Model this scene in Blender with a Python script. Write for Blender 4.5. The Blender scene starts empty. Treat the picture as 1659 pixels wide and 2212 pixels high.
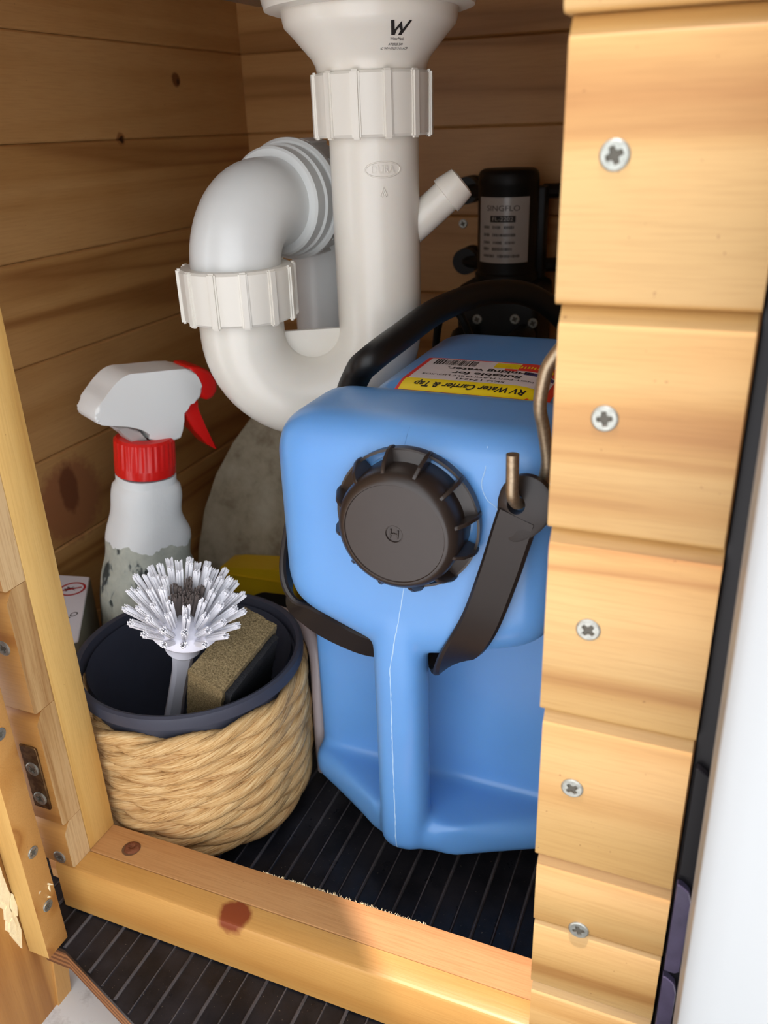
import bpy, bmesh, math, random
from mathutils import Vector, Matrix
from mathutils.bvhtree import BVHTree

random.seed(7)
S = 0.001                      # everything below is in millimetres
scene = bpy.context.scene
col = scene.collection
PI = math.pi

# ------------------------------------------------------------------ camera
YAW, PITCH, ROLL = 0.400, 0.431, -0.035
cy, sy, cp, sp = math.cos(YAW), math.sin(YAW), math.cos(PITCH), math.sin(PITCH)
fwd = Vector((-sy * cp, cy * cp, -sp))
rgt = Vector((cy, sy, 0))
upv = rgt.cross(fwd)
r2 = rgt * math.cos(ROLL) + upv * math.sin(ROLL)
u2 = upv * math.cos(ROLL) - rgt * math.sin(ROLL)
cam_d = bpy.data.cameras.new('camera')
cam = bpy.data.objects.new('camera', cam_d)
col.objects.link(cam)
M = Matrix((r2, u2, -fwd)).transposed().to_4x4()
M.translation = Vector((0, -286, 467)) * S
cam.matrix_world = M
cam_d.sensor_fit = 'VERTICAL'
cam_d.sensor_height = 36
cam_d.lens = 1820 / 2212 * 36
cam_d.clip_start = 0.01
cam_d.dof.use_dof = True
cam_d.dof.focus_distance = 0.50
cam_d.dof.aperture_fstop = 11
scene.camera = cam

# ------------------------------------------------------------------ world, sun, exposure
world = bpy.data.worlds.new('sky')
scene.world = world
world.use_nodes = True
bg = world.node_tree.nodes['Background']
bg.inputs['Color'].default_value = (0.93, 0.96, 1.0, 1)
bg.inputs['Strength'].default_value = 1.7
sun_d = bpy.data.lights.new('sun', 'SUN')
sun_d.energy = 3.6
sun_d.angle = 0.018
sun_d.color = (1.0, 0.84, 0.84)
sun = bpy.data.objects.new('sun', sun_d)
col.objects.link(sun)
SUN_DIR = Vector((0.04, 0.105, -1.0)).normalized()
sun.rotation_euler = SUN_DIR.to_track_quat('-Z', 'Y').to_euler()
sun.location = (0, -0.5, 2)
vs = scene.view_settings
vs.view_transform = 'Standard'
vs.look = 'None'
vs.gamma = 1.0
vs.use_curve_mapping = False
vs.exposure = 0.60

# ------------------------------------------------------------------ materials
def srgb(r, g, b):
    def f(c):
        c /= 255
        return c / 12.92 if c <= 0.04045 else ((c + 0.055) / 1.055) ** 2.4
    return (f(r), f(g), f(b), 1)

class NT:
    def __init__(s, name):
        s.m = bpy.data.materials.new(name)
        s.m.use_nodes = True
        s.t = s.m.node_tree
        s.b = s.t.nodes['Principled BSDF']
    def n(s, typ, **kw):
        nd = s.t.nodes.new(typ)
        for k, v in kw.items():
            setattr(nd, k, v)
        return nd
    def l(s, a, b):
        s.t.links.new(a, b)
    def mix(s, fac, a, b):
        nd = s.n('ShaderNodeMix', data_type='RGBA')
        for sock, val in ((nd.inputs[0], fac), (nd.inputs[6], a), (nd.inputs[7], b)):
            if hasattr(val, 'is_linked'):
                s.l(val, sock)
            else:
                sock.default_value = val
        return nd.outputs[2]
    def math(s, op, a, b=None, clamp=False):
        nd = s.n('ShaderNodeMath', operation=op, use_clamp=clamp)
        for i, val in enumerate((a, b)):
            if val is None:
                continue
            if hasattr(val, 'is_linked'):
                s.l(val, nd.inputs[i])
            else:
                nd.inputs[i].default_value = val
        return nd.outputs[0]
    def ramp(s, fac, stops):
        nd = s.n('ShaderNodeValToRGB')
        e = nd.color_ramp.elements
        while len(e) < len(stops):
            e.new(0.5)
        for el, (p, c) in zip(e, stops):
            el.position = p
            el.color = c
        s.l(fac, nd.inputs[0])
        return nd.outputs[0]
    def objco(s, rnd=0.0):
        tc = s.n('ShaderNodeTexCoord')
        out = tc.outputs['Object']
        if rnd:
            oi = s.n('ShaderNodeObjectInfo')
            sc = s.n('ShaderNodeVectorMath', operation='SCALE')
            cb = s.n('ShaderNodeCombineXYZ')
            for i, k in enumerate((1.0, 1.7, 2.3)):
                s.l(s.math('MULTIPLY', oi.outputs['Random'], k), cb.inputs[i])
            s.l(cb.outputs[0], sc.inputs[0])
            sc.inputs['Scale'].default_value = rnd
            ad = s.n('ShaderNodeVectorMath', operation='ADD')
            s.l(out, ad.inputs[0])
            s.l(sc.outputs[0], ad.inputs[1])
            return ad.outputs[0], tc.outputs['Object']
        return out, out
    def scaled(s, vec, sc):
        nd = s.n('ShaderNodeVectorMath', operation='MULTIPLY')
        s.l(vec, nd.inputs[0])
        nd.inputs[1].default_value = sc
        return nd.outputs[0]
    def noise(s, vec, scale, detail=3, rough=0.5, dist=0.0):
        nd = s.n('ShaderNodeTexNoise')
        if vec is not None:
            s.l(vec, nd.inputs['Vector'])
        nd.inputs['Scale'].default_value = scale
        nd.inputs['Detail'].default_value = detail
        nd.inputs['Roughness'].default_value = rough
        nd.inputs['Distortion'].default_value = dist
        return nd.outputs['Fac']
    def bump(s, h, strength, dist):
        nd = s.n('ShaderNodeBump')
        s.l(h, nd.inputs['Height'])
        nd.inputs['Strength'].default_value = strength
        nd.inputs['Distance'].default_value = dist
        s.l(nd.outputs[0], s.b.inputs['Normal'])
    def col(s, c):
        if hasattr(c, 'is_linked'):
            s.l(c, s.b.inputs['Base Color'])
        else:
            s.b.inputs['Base Color'].default_value = c
    def set(s, rough=0.5, metal=0.0, spec=None, coat=None):
        s.b.inputs['Roughness'].default_value = rough
        s.b.inputs['Metallic'].default_value = metal
        if spec is not None:
            s.b.inputs['Specular IOR Level'].default_value = spec
        if coat is not None:
            s.b.inputs['Coat Weight'].default_value = coat

def wood(name, axis, light, mid, dark, rough=0.42, knots=(), bands=30.0, rnd=3.0, fibre=0.35, coat=0.0):
    """grain running along axis; knots = list of (centre mm, radii mm, colour)"""
    w = NT(name)
    v, raw = w.objco(rnd)
    st = {'x': (0.045, 1, 1), 'y': (1, 0.045, 1), 'z': (1, 1, 0.045)}[axis]
    g = w.scaled(v, st)
    warp = w.noise(v, 6.0, 2)
    # bent growth bands: bands across the board
    nb = w.noise(g, bands, 2, 0.45, 0.7)
    c = w.ramp(nb, [(0.25, mid), (0.38, light), (0.48, light), (0.57, mid), (0.615, dark), (0.68, mid), (0.78, light)])
    c2 = w.ramp(w.noise(v, 9.0, 2), [(0.35, (1, 1, 1, 1)), (0.75, (0.90, 0.84, 0.76, 1))])
    mx = w.n('ShaderNodeMix', data_type='RGBA', blend_type='MULTIPLY')
    mx.inputs[0].default_value = 0.8
    w.l(c, mx.inputs[6]); w.l(c2, mx.inputs[7])
    c = mx.outputs[2]
    stf = {'x': (0.04, 1, 1), 'y': (1, 0.04, 1), 'z': (1, 1, 0.04)}[axis]
    fb = w.noise(w.scaled(v, stf), 900.0, 2, 0.6)
    fc = w.ramp(fb, [(0.35, (0.80, 0.74, 0.66, 1)), (0.55, (1, 1, 1, 1))])
    mx = w.n('ShaderNodeMix', data_type='RGBA', blend_type='MULTIPLY')
    mx.inputs[0].default_value = fibre
    w.l(c, mx.inputs[6]); w.l(fc, mx.inputs[7])
    c = mx.outputs[2]
    # small specks
    spk = w.noise(v, 420.0, 1)
    c = w.mix(w.math('MULTIPLY', w.math('GREATER_THAN', spk, 0.80), 0.5), c, srgb(120, 72, 30))
    for (p, r, kc) in knots:
        sb = w.n('ShaderNodeVectorMath', operation='SUBTRACT')
        w.l(raw, sb.inputs[0]); sb.inputs[1].default_value = [a * S for a in p]
        dv = w.n('ShaderNodeVectorMath', operation='DIVIDE')
        w.l(sb.outputs[0], dv.inputs[0]); dv.inputs[1].default_value = [a * S for a in r]
        ln = w.n('ShaderNodeVectorMath', operation='LENGTH')
        w.l(dv.outputs[0], ln.inputs[0])
        d = w.math('ADD', ln.outputs['Value'], w.math('MULTIPLY', w.math('SUBTRACT', w.noise(raw, 160.0, 3), 0.5), 0.45))
        mr = w.n('ShaderNodeMapRange')
        w.l(d, mr.inputs[0])
        mr.inputs[1].default_value = 0.8; mr.inputs[2].default_value = 1.1
        mr.inputs[3].default_value = 1.0; mr.inputs[4].default_value = 0.0
        c = w.mix(mr.outputs[0], c, kc)
    w.col(c)
    w.set(rough, spec=0.4, coat=coat)
    w.b.inputs['Coat Roughness'].default_value = 0.25
    w.bump(fb, 0.12, 0.0006)
    return w.m

def plastic(name, color, rough=0.35, spec=0.5, mottled=0.0, scale=60, sss=0.0, bump=0.0, bscale=600, coat=None):
    w = NT(name)
    v, _ = w.objco()
    c = color
    if mottled:
        c = w.mix(w.noise(v, scale, 4, 0.6), tuple(a * (1 - mottled) for a in color[:3]) + (1,), tuple(min(1, a * (1 + mottled)) for a in color[:3]) + (1,))
    w.col(c)
    w.set(rough, spec=spec, coat=coat)
    if sss:
        w.b.inputs['Subsurface Weight'].default_value = sss
        w.b.inputs['Subsurface Radius'].default_value = (0.3, 0.6, 1.0)
        w.b.inputs['Subsurface Scale'].default_value = 0.02
    if bump:
        w.bump(w.noise(v, bscale, 3), bump, 0.0008)
    return w.m

def metal(name, color, rough=0.35, rust=None):
    w = NT(name)
    v, _ = w.objco(1.0)
    nz = w.noise(v, 500, 4, 0.65)
    c = w.mix(w.ramp(nz, [(0.35, (0, 0, 0, 1)), (0.65, (1, 1, 1, 1))]), tuple(a * 0.72 for a in color[:3]) + (1,), color)
    if rust:
        c = w.mix(w.ramp(w.noise(v, 260, 4), [(0.45, (0, 0, 0, 1)), (0.6, (1, 1, 1, 1))]), c, rust)
    w.col(c)
    w.set(rough, metal=0.85)
    w.bump(nz, 0.15, 0.0004)
    return w.m

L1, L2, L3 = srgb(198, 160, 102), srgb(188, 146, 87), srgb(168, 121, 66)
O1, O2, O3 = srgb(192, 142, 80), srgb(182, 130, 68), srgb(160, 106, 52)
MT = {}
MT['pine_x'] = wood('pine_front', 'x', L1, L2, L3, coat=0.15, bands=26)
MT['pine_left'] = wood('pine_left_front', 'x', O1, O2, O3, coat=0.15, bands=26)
WK = srgb(120, 62, 30)
MT['pine_y'] = wood('pine_side_wall', 'y', srgb(208, 162, 104), srgb(196, 148, 90), srgb(164, 114, 64), bands=20, knots=[
    ((-545, 510, 514), (8, 7, 7), srgb(120, 74, 38)), ((-545, 411, 462.5), (8, 6, 6), srgb(150, 100, 56)),
    ((-545, 513, 512), (8, 2.5, 3), srgb(60, 32, 16)), ((-545, 412, 462), (8, 2.8, 3.4), srgb(50, 26, 12)),
    ((-545, 262, 160), (20, 42, 40), srgb(168, 112, 74)), ((-545, 262, 172), (20, 12, 24), srgb(124, 74, 48))])
MT['pine_back'] = wood('pine_back_wall', 'x', srgb(196, 148, 92), srgb(186, 136, 80), srgb(160, 112, 62), bands=20)
MT['pine_z'] = wood('pine_post', 'z', srgb(212, 172, 102), srgb(202, 158, 86), srgb(182, 132, 66), rough=0.6, bands=40)
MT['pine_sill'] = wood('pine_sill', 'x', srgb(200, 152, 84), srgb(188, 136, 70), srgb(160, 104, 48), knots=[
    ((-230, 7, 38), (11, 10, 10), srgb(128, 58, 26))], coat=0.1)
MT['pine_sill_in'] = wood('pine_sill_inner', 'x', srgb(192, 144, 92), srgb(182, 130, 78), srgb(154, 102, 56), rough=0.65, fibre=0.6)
MT['end_grain'] = wood('pine_end_grain', 'z', srgb(202, 170, 124), srgb(188, 152, 102), srgb(164, 124, 76), rough=0.8, fibre=0.8, bands=45)
MT['torn'] = plastic('torn_wood', srgb(240, 222, 180), 0.8, 0.2, 0.15, 300, bump=0.6, bscale=400)
MT['door'] = wood('pine_door', 'z', srgb(198, 150, 88), srgb(184, 132, 70), srgb(152, 100, 48), bands=18, coat=0.1)

def rubber_mat():
    w = NT('ribbed_rubber')
    v, _ = w.objco()
    n1 = w.noise(v, 35, 5, 0.65)
    c = w.mix(w.ramp(n1, [(0.40, (0, 0, 0, 1)), (0.75, (1, 1, 1, 1))]), srgb(20, 20, 24), srgb(42, 41, 46))
    # dust specks and streaks
    d = w.noise(v, 700, 2, 0.6)
    c = w.mix(w.math('MULTIPLY', w.math('GREATER_THAN', d, 0.72), 0.55), c, srgb(150, 135, 118))
    sx = w.n('ShaderNodeSeparateXYZ'); w.l(v, sx.inputs[0])
    worn = w.math('MULTIPLY', w.math('GREATER_THAN', sx.outputs[2], 0.00045), w.noise(v, 60, 3))
    c = w.mix(worn, c, srgb(98, 95, 98))
    w.col(c)
    w.set(0.34, spec=0.3)
    r = w.ramp(w.noise(v, 90, 4), [(0.3, (0.26, 0.26, 0.26, 1)), (0.7, (0.50, 0.50, 0.50, 1))])
    w.l(r, w.b.inputs['Roughness'])
    w.bump(w.noise(v, 500, 3), 0.15, 0.0005)
    return w.m
MT['mat'] = rubber_mat()

def ply():
    w = NT('plywood_edge')
    v, _ = w.objco()
    sx = w.n('ShaderNodeSeparateXYZ'); w.l(v, sx.inputs[0])
    z = w.math('MULTIPLY', sx.outputs[2], 1 / 0.0042)
    fr = w.math('FRACT', z)
    c = w.mix(w.math('GREATER_THAN', fr, 0.5), srgb(178, 122, 72), srgb(122, 76, 42))
    c = w.mix(w.math('MULTIPLY', w.noise(v, 150, 4), 0.6), c, srgb(86, 58, 38))
    w.col(c); w.set(0.8)
    return w.m
MT['ply'] = ply()

def white_paint(name, dirt, base=srgb(160, 164, 165)):
    w = NT(name)
    v, _ = w.objco()
    c = w.mix(w.math('MULTIPLY', w.ramp(w.noise(v, 30, 6, 0.7), [(0.5, (0, 0, 0, 1)), (0.75, (1, 1, 1, 1))]), dirt), base, srgb(96, 86, 74))
    w.col(c); w.set(0.3, spec=0.5)
    return w.m
MT['van_white'] = white_paint('van_white_paint', 0.0)
MT['van_ground'] = white_paint('white_step_paint', 0.8, srgb(232, 234, 234))
MT['black_trim'] = plastic('black_trim', srgb(14, 13, 16), 0.45, 0.3)
MT['pad_lit'] = plastic('lit_black_pad', srgb(72, 66, 88), 0.28, 0.6, 0.5, 120)  # black pads, the purplish light on them painted into the colour

MT['pvc'] = plastic('white_pvc', srgb(226, 222, 212), 0.25, 0.5, 0.05, 25, sss=0.08)
MT['pvc_grey'] = plastic('pale_grey_pvc', srgb(214, 216, 214), 0.28, 0.5, 0.06, 25)
MT['nut'] = plastic('white_nut_plastic', srgb(224, 220, 210), 0.32)
MT['ink'] = plastic('black_ink', srgb(30, 26, 24), 0.6)

def can_blue():
    w = NT('blue_polyethylene')
    v, _ = w.objco()
    n1 = w.noise(v, 14, 3)
    c = w.mix(n1, srgb(90, 146, 210), srgb(108, 164, 226))
    w.col(c)
    w.set(0.28, spec=0.5)
    w.b.inputs['Subsurface Weight'].default_value = 0.18
    w.b.inputs['Subsurface Radius'].default_value = (0.25, 0.6, 1.0)
    w.b.inputs['Subsurface Scale'].default_value = 0.012
    w.bump(w.noise(w.scaled(v, (1, 1, 0.2)), 320, 2), 0.05, 0.0006)
    return w.m
MT['blue'] = can_blue()
MT['seam'] = plastic('pale_moulding_flash', srgb(170, 205, 238), 0.5)
MT['cap'] = plastic('black_cap', srgb(44, 36, 32), 0.33, 0.5, 0.12, 80)
MT['strap'] = plastic('black_rubber', srgb(34, 28, 26), 0.42, 0.45, 0.15, 90)
MT['hook'] = metal('dull_steel', srgb(176, 158, 132), 0.42)
MT['hose'] = plastic('black_hose', srgb(18, 18, 19), 0.42, 0.4)
MT['black'] = plastic('pump_black', srgb(16, 16, 17), 0.5, 0.35)
MT['silver'] = plastic('silver_label', srgb(172, 168, 162), 0.3, 0.9)
MT['screw'] = metal('zinc_screw', srgb(176, 178, 170), 0.42)
MT['screw_shade'] = plastic('screw_recess_shade', srgb(84, 80, 70), 0.6)  # shade inside the shallow cross, put into a darker colour
MT['rust'] = plastic('rusty_screw', srgb(118, 70, 46), 0.8, 0.2, 0.5, 500, bump=0.8, bscale=700)
MT['hinge'] = metal('brown_hinge_steel', srgb(128, 100, 66), 0.5, srgb(92, 66, 40))

MT['red'] = plastic('red_plastic', srgb(226, 30, 24), 0.3)
MT['white_pl'] = plastic('white_sprayer_plastic', srgb(250, 252, 250), 0.28, 0.5, 0.02, 40)
MT['clear_wh'] = plastic('milky_plastic', srgb(196, 190, 186), 0.3)
MT['pot'] = plastic('charcoal_pot', srgb(60, 63, 76), 0.5, 0.35, 0.12, 60)
MT['brush_white'] = plastic('white_brush_plastic', srgb(226, 226, 238), 0.35, 0.5)
MT['bristle'] = plastic('white_bristle', srgb(250, 250, 255), 0.45, 0.4)
MT['bristle_dark'] = plastic('grey_bristle', srgb(116, 106, 102), 0.5, 0.3)
MT['scour'] = plastic('charcoal_scourer', srgb(44, 44, 46), 0.9, 0.1, 0.4, 600, bump=1.0, bscale=900)
MT['card'] = plastic('white_card', srgb(226, 226, 234), 0.5, 0.4)
MT['card_shaded'] = plastic('shaded_card_side', srgb(112, 112, 100), 0.5, 0.4)  # right side of the white box, its shading painted in as grey
MT['sign_red'] = plastic('printed_red', srgb(176, 30, 34), 0.5)
MT['yellow'] = plastic('yellow_plastic', srgb(226, 186, 24), 0.45)
MT['lab_white'] = plastic('label_white', srgb(218, 208, 208), 0.4)
MT['lab_yellow'] = plastic('label_yellow', srgb(236, 208, 20), 0.4)
MT['lab_red'] = plastic('label_red', srgb(224, 58, 48), 0.4)
MT['lab_navy'] = plastic('label_navy', srgb(50, 48, 110), 0.4)
MT['tube_pink'] = plastic('pale_tube', srgb(196, 182, 182), 0.35)
MT['rubber_block'] = plastic('black_block', srgb(14, 14, 15), 0.8, 0.2)
MT['steel'] = metal('steel_sink', srgb(190, 190, 190), 0.3)

def sponge_mat():
    w = NT('brown_sponge')
    v, _ = w.objco()
    n = w.noise(v, 900, 3, 0.7)
    c = w.ramp(n, [(0.3, srgb(84, 72, 48)), (0.5, srgb(136, 118, 84)), (0.72, srgb(178, 158, 118))])
    w.col(c); w.set(0.85, spec=0.2)
    w.bump(n, 1.0, 0.0015)
    return w.m
MT['sponge'] = sponge_mat()

def rope_mat():
    w = NT('woven_grass_rope')
    tc = w.n('ShaderNodeTexCoord')
    at = w.n('ShaderNodeUVMap', uv_map='UVMap')
    uv = at.outputs[0]
    f1 = w.noise(w.scaled(uv, (1.2, 34, 1)), 1.0, 4, 0.65)
    f2 = w.noise(w.scaled(uv, (0.35, 2.0, 1)), 1.0, 2)
    c = w.ramp(f1, [(0.30, srgb(134, 92, 50)), (0.44, srgb(204, 160, 102)), (0.66, srgb(236, 206, 154))])
    c = w.mix(w.math('MULTIPLY', w.ramp(f2, [(0.52, (0, 0, 0, 1)), (0.75, (1, 1, 1, 1))]), 0.55), c, srgb(150, 94, 48))
    w.col(c); w.set(0.6, spec=0.25)
    w.bump(f1, 0.9, 0.0012)
    return w.m
MT['rope'] = rope_mat()

def bottle_mat():
    """clear bottle; the torn white label covers the upper body, smears of it are left below"""
    w = NT('clear_bottle_with_torn_label')
    v, _ = w.objco()
    sx = w.n('ShaderNodeSeparateXYZ'); w.l(v, sx.inputs[0])
    edge = w.math('ADD', sx.outputs[2], w.math('MULTIPLY', w.math('SUBTRACT', w.noise(v, 45, 3), 0.5), 0.03))
    upper = w.math('GREATER_THAN', edge, 0.162)
    tear = w.ramp(w.noise(w.scaled(v, (1, 1, 0.6)), 38, 5, 0.7), [(0.44, (0, 0, 0, 1)), (0.50, (1, 1, 1, 1))])
    low = w.math('MULTIPLY', w.math('GREATER_THAN', edge, 0.045), tear)
    fac = w.math('MAXIMUM', upper, low)
    patch = w.noise(v, 60, 4, 0.7)
    paper = w.mix(upper, w.mix(patch, srgb(150, 160, 150), srgb(226, 228, 214)), srgb(244, 248, 248))
    w.col(w.mix(fac, srgb(150, 165, 165), paper))
    w.set(0.35)
    tr = w.math('SUBTRACT', 1.0, fac)
    w.l(w.math('MULTIPLY', tr, 0.85), w.b.inputs['Transmission Weight'])
    w.b.inputs['IOR'].default_value = 1.2
    w.bump(w.noise(v, 90, 4), 0.3, 0.002)
    return w.m
MT['bottle'] = bottle_mat()

def grey_board():
    w = NT('stained_grey_sheet')
    v, _ = w.objco()
    c = w.ramp(w.noise(v, 28, 6, 0.65), [(0.3, srgb(128, 114, 92)), (0.5, srgb(176, 166, 142)), (0.7, srgb(198, 190, 168))])
    w.col(c); w.set(0.5)
    return w.m
MT['grey_sheet'] = grey_board()

# ------------------------------------------------------------------ mesh helpers (mm in, metres out)
def finish(bm, name, smooth=35):
    bmesh.ops.recalc_face_normals(bm, faces=bm.faces[:])
    for v in bm.verts:
        v.co *= S
    me = bpy.data.meshes.new(name)
    bm.to_mesh(me)
    bm.free()
    if smooth:
        for p in me.polygons:
            p.use_smooth = True
        me.set_sharp_from_angle(angle=math.radians(smooth))
    return me

def put(name, me, mat, parent=None, **props):
    o = bpy.data.objects.new(name, me)
    col.objects.link(o)
    if mat is not None and not me.materials:
        me.materials.append(MT[mat] if isinstance(mat, str) else mat)
    if parent is not None:
        o.parent = parent
        o.matrix_parent_inverse = PINV[parent.name]
    for k, v in props.items():
        o[k] = v
    return o
PINV = {}
def root(name, loc, label=None, cat=None, group=None, kind=None):
    o = bpy.data.objects.new(name, None)
    col.objects.link(o)
    o.empty_display_size = 0.02
    o.location = Vector(loc) * S
    PINV[o.name] = Matrix.Translation(-Vector(loc) * S)
    if label: o['label'] = label
    if cat: o['category'] = cat
    if group: o['group'] = group
    if kind: o['kind'] = kind
    return o
def part(name, me, mat, parent, **props):
    o = put(name, me, mat, parent, **props)
    # a part may carry sub-parts: its own matrix is identity in the world
    PINV[o.name] = Matrix.Identity(4)
    return o

def add_box(bm, x0, x1, y0, y1, z0, z1):
    vs_ = [bm.verts.new((x, y, z)) for z in (z0, z1) for y in (y0, y1) for x in (x0, x1)]
    for f in ((0, 2, 3, 1), (4, 5, 7, 6), (0, 1, 5, 4), (2, 6, 7, 3), (0, 4, 6, 2), (1, 3, 7, 5)):
        bm.faces.new([vs_[i] for i in f])
    return vs_
def box(x0, x1, y0, y1, z0, z1, bev=0.0, seg=2, name='box'):
    bm = bmesh.new()
    add_box(bm, x0, x1, y0, y1, z0, z1)
    if bev:
        bmesh.ops.bevel(bm, geom=bm.edges[:], offset=bev, segments=seg, affect='EDGES', profile=0.5)
    return finish(bm, name)
def add_prism(bm, pts, fn, a, b):
    """pts 2D polygon; fn(u, v, w) -> xyz; extruded w from a to b"""
    A = [bm.verts.new(fn(u, v, a)) for u, v in pts]
    B = [bm.verts.new(fn(u, v, b)) for u, v in pts]
    n = len(pts)
    fs = [bm.faces.new(A[::-1]), bm.faces.new(B)]
    for i in range(n):
        fs.append(bm.faces.new((A[i], A[(i + 1) % n], B[(i + 1) % n], B[i])))
    return fs
def prism(pts, fn, a, b, bev=0.0, seg=2, name='prism'):
    bm = bmesh.new()
    add_prism(bm, pts, fn, a, b)
    if bev:
        bmesh.ops.bevel(bm, geom=bm.edges[:], offset=bev, segments=seg, affect='EDGES', profile=0.5)
    return finish(bm, name)
FX = lambda u, v, w: (w, u, v)          # polygon in (Y, Z), along X
FY = lambda u, v, w: (u, w, v)          # polygon in (X, Z), along Y
FZ = lambda u, v, w: (u, v, w)          # polygon in (X, Y), along Z

def add_lathe(bm, prof, segs, mtx=None, close=False):
    rings = []
    for r, z in prof:
        if r < 1e-6:
            rings.append([bm.verts.new((0, 0, z))])
        else:
            rings.append([bm.verts.new((r * math.cos(2 * PI * i / segs), r * math.sin(2 * PI * i / segs), z)) for i in range(segs)])
    pairs = list(zip(rings, rings[1:]))
    if close:
        pairs.append((rings[-1], rings[0]))
    for A, B in pairs:
        if len(A) == 1 and len(B) == 1:
            continue
        for i in range(segs):
            j = (i + 1) % segs
            if len(A) == 1:
                bm.faces.new((A[0], B[i], B[j]))
            elif len(B) == 1:
                bm.faces.new((A[i], A[j], B[0]))
            else:
                bm.faces.new((A[i], A[j], B[j], B[i]))
    vs_ = [v for r in rings for v in r]
    if mtx is not None:
        for v in vs_:
            v.co = mtx @ v.co
    return vs_
def lathe(prof, segs, mtx=None, name='lathe', close=False, smooth=35):
    bm = bmesh.new()
    add_lathe(bm, prof, segs, mtx, close)
    return finish(bm, name, smooth)
def frame(loc, zdir, xdir=None):
    z = Vector(zdir).normalized()
    if xdir is None:
        xdir = Vector((1, 0, 0)) if abs(z.x) < 0.9 else Vector((0, 1, 0))
    x = Vector(xdir)
    x = (x - z * x.dot(z)).normalized()
    y = z.cross(x)
    m = Matrix((x, y, z)).transposed().to_4x4()
    m.translation = Vector(loc)
    return m

def smooth_path(pts, n):
    """Catmull-Rom through pts"""
    P = [Vector(p) for p in pts]
    P = [P[0] * 2 - P[1]] + P + [P[-1] * 2 - P[-2]]
    out = []
    for i in range(1, len(P) - 2):
        for k in range(n):
            t = k / n
            p0, p1, p2, p3 = P[i - 1:i + 3]
            out.append(0.5 * ((2 * p1) + (p2 - p0) * t + (2 * p0 - 5 * p1 + 4 * p2 - p3) * t * t + (3 * p1 - p0 - 3 * p2 + p3) * t ** 3))
    out.append(P[-2].copy())
    return out
def add_tube(bm, path, rad, segs=12, caps=True, closed=False):
    P = [Vector(p) for p in path]
    n = len(P)
    T = []
    for i in range(n):
        if closed:
            t = P[(i + 1) % n] - P[i - 1]
        else:
            t = P[min(i + 1, n - 1)] - P[max(i - 1, 0)]
        T.append(t.normalized())
    ref = Vector((0, 0, 1)) if abs(T[0].z) < 0.9 else Vector((1, 0, 0))
    nrm = (ref - T[0] * ref.dot(T[0])).normalized()
    rings = []
    for i in range(n):
        nrm = (nrm - T[i] * nrm.dot(T[i])).normalized()
        bn = T[i].cross(nrm)
        r = rad[i] if isinstance(rad, (list, tuple)) else rad
        rings.append([bm.verts.new(P[i] + nrm * (r * math.cos(2 * PI * k / segs)) + bn * (r * math.sin(2 * PI * k / segs))) for k in range(segs)])
    pairs = list(zip(rings, rings[1:])) + ([(rings[-1], rings[0])] if closed else [])
    for A, B in pairs:
        for k in range(segs):
            j = (k + 1) % segs
            bm.faces.new((A[k], A[j], B[j], B[k]))
    if caps and not closed:
        bm.faces.new(rings[0][::-1]); bm.faces.new(rings[-1])
def tube(path, rad, segs=12, name='tube', caps=True, closed=False):
    bm = bmesh.new()
    add_tube(bm, path, rad, segs, caps, closed)
    return finish(bm, name)
def add_ribbon(bm, path, wdirs, w, t):
    """flat band: width along wdirs[i], thickness across"""
    P = [Vector(p) for p in path]
    n = len(P)
    rings = []
    for i in range(n):
        tg = (P[min(i + 1, n - 1)] - P[max(i - 1, 0)]).normalized()
        wd = Vector(wdirs[i]); wd = (wd - tg * wd.dot(tg)).normalized()
        nd = tg.cross(wd)
        ww = w[i] if isinstance(w, (list, tuple)) else w
        h, q = ww / 2, t / 2
        c = min(q, h) * 0.6
        sec = [(-h, -q + c), (-h + c, -q), (h - c, -q), (h, -q + c), (h, q - c), (h - c, q), (-h + c, q), (-h, q - c)]
        rings.append([bm.verts.new(P[i] + wd * a + nd * b) for a, b in sec])
    for A, B in zip(rings, rings[1:]):
        for k in range(8):
            j = (k + 1) % 8
            bm.faces.new((A[k], A[j], B[j], B[k]))
    bm.faces.new(rings[0][::-1]); bm.faces.new(rings[-1])
def text_bm(body, size, extrude=0.0, width=None, align='CENTER', bold=0.0):
    cu = bpy.data.curves.new('t', 'FONT')
    cu.body = body
    cu.size = size
    cu.align_x = align
    cu.align_y = 'CENTER'
    cu.extrude = extrude
    cu.offset = bold
    cu.resolution_u = 3
    o = bpy.data.objects.new('t', cu)
    col.objects.link(o)
    bpy.context.view_layer.update()
    me = bpy.data.meshes.new_from_object(o)
    bpy.data.objects.remove(o)
    bm = bmesh.new()
    bm.from_mesh(me)
    bpy.data.meshes.remove(me)
    if width and bm.verts:
        xs = [v.co.x for v in bm.verts]
        k = width / (max(xs) - min(xs))
        c = (max(xs) + min(xs)) / 2
        for v in bm.verts:
            v.co.x = (v.co.x - c) * k
    return bm
def sub_long(bm, lim):
    """cut long edges so that a flat print can follow a curved surface"""
    for _ in range(4):
        es = [e for e in bm.edges if e.calc_length() > lim]
        if not es:
            break
        bmesh.ops.subdivide_edges(bm, edges=es, cuts=1)
        bmesh.ops.triangulate(bm, faces=[f for f in bm.faces if len(f.verts) > 4])

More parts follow.
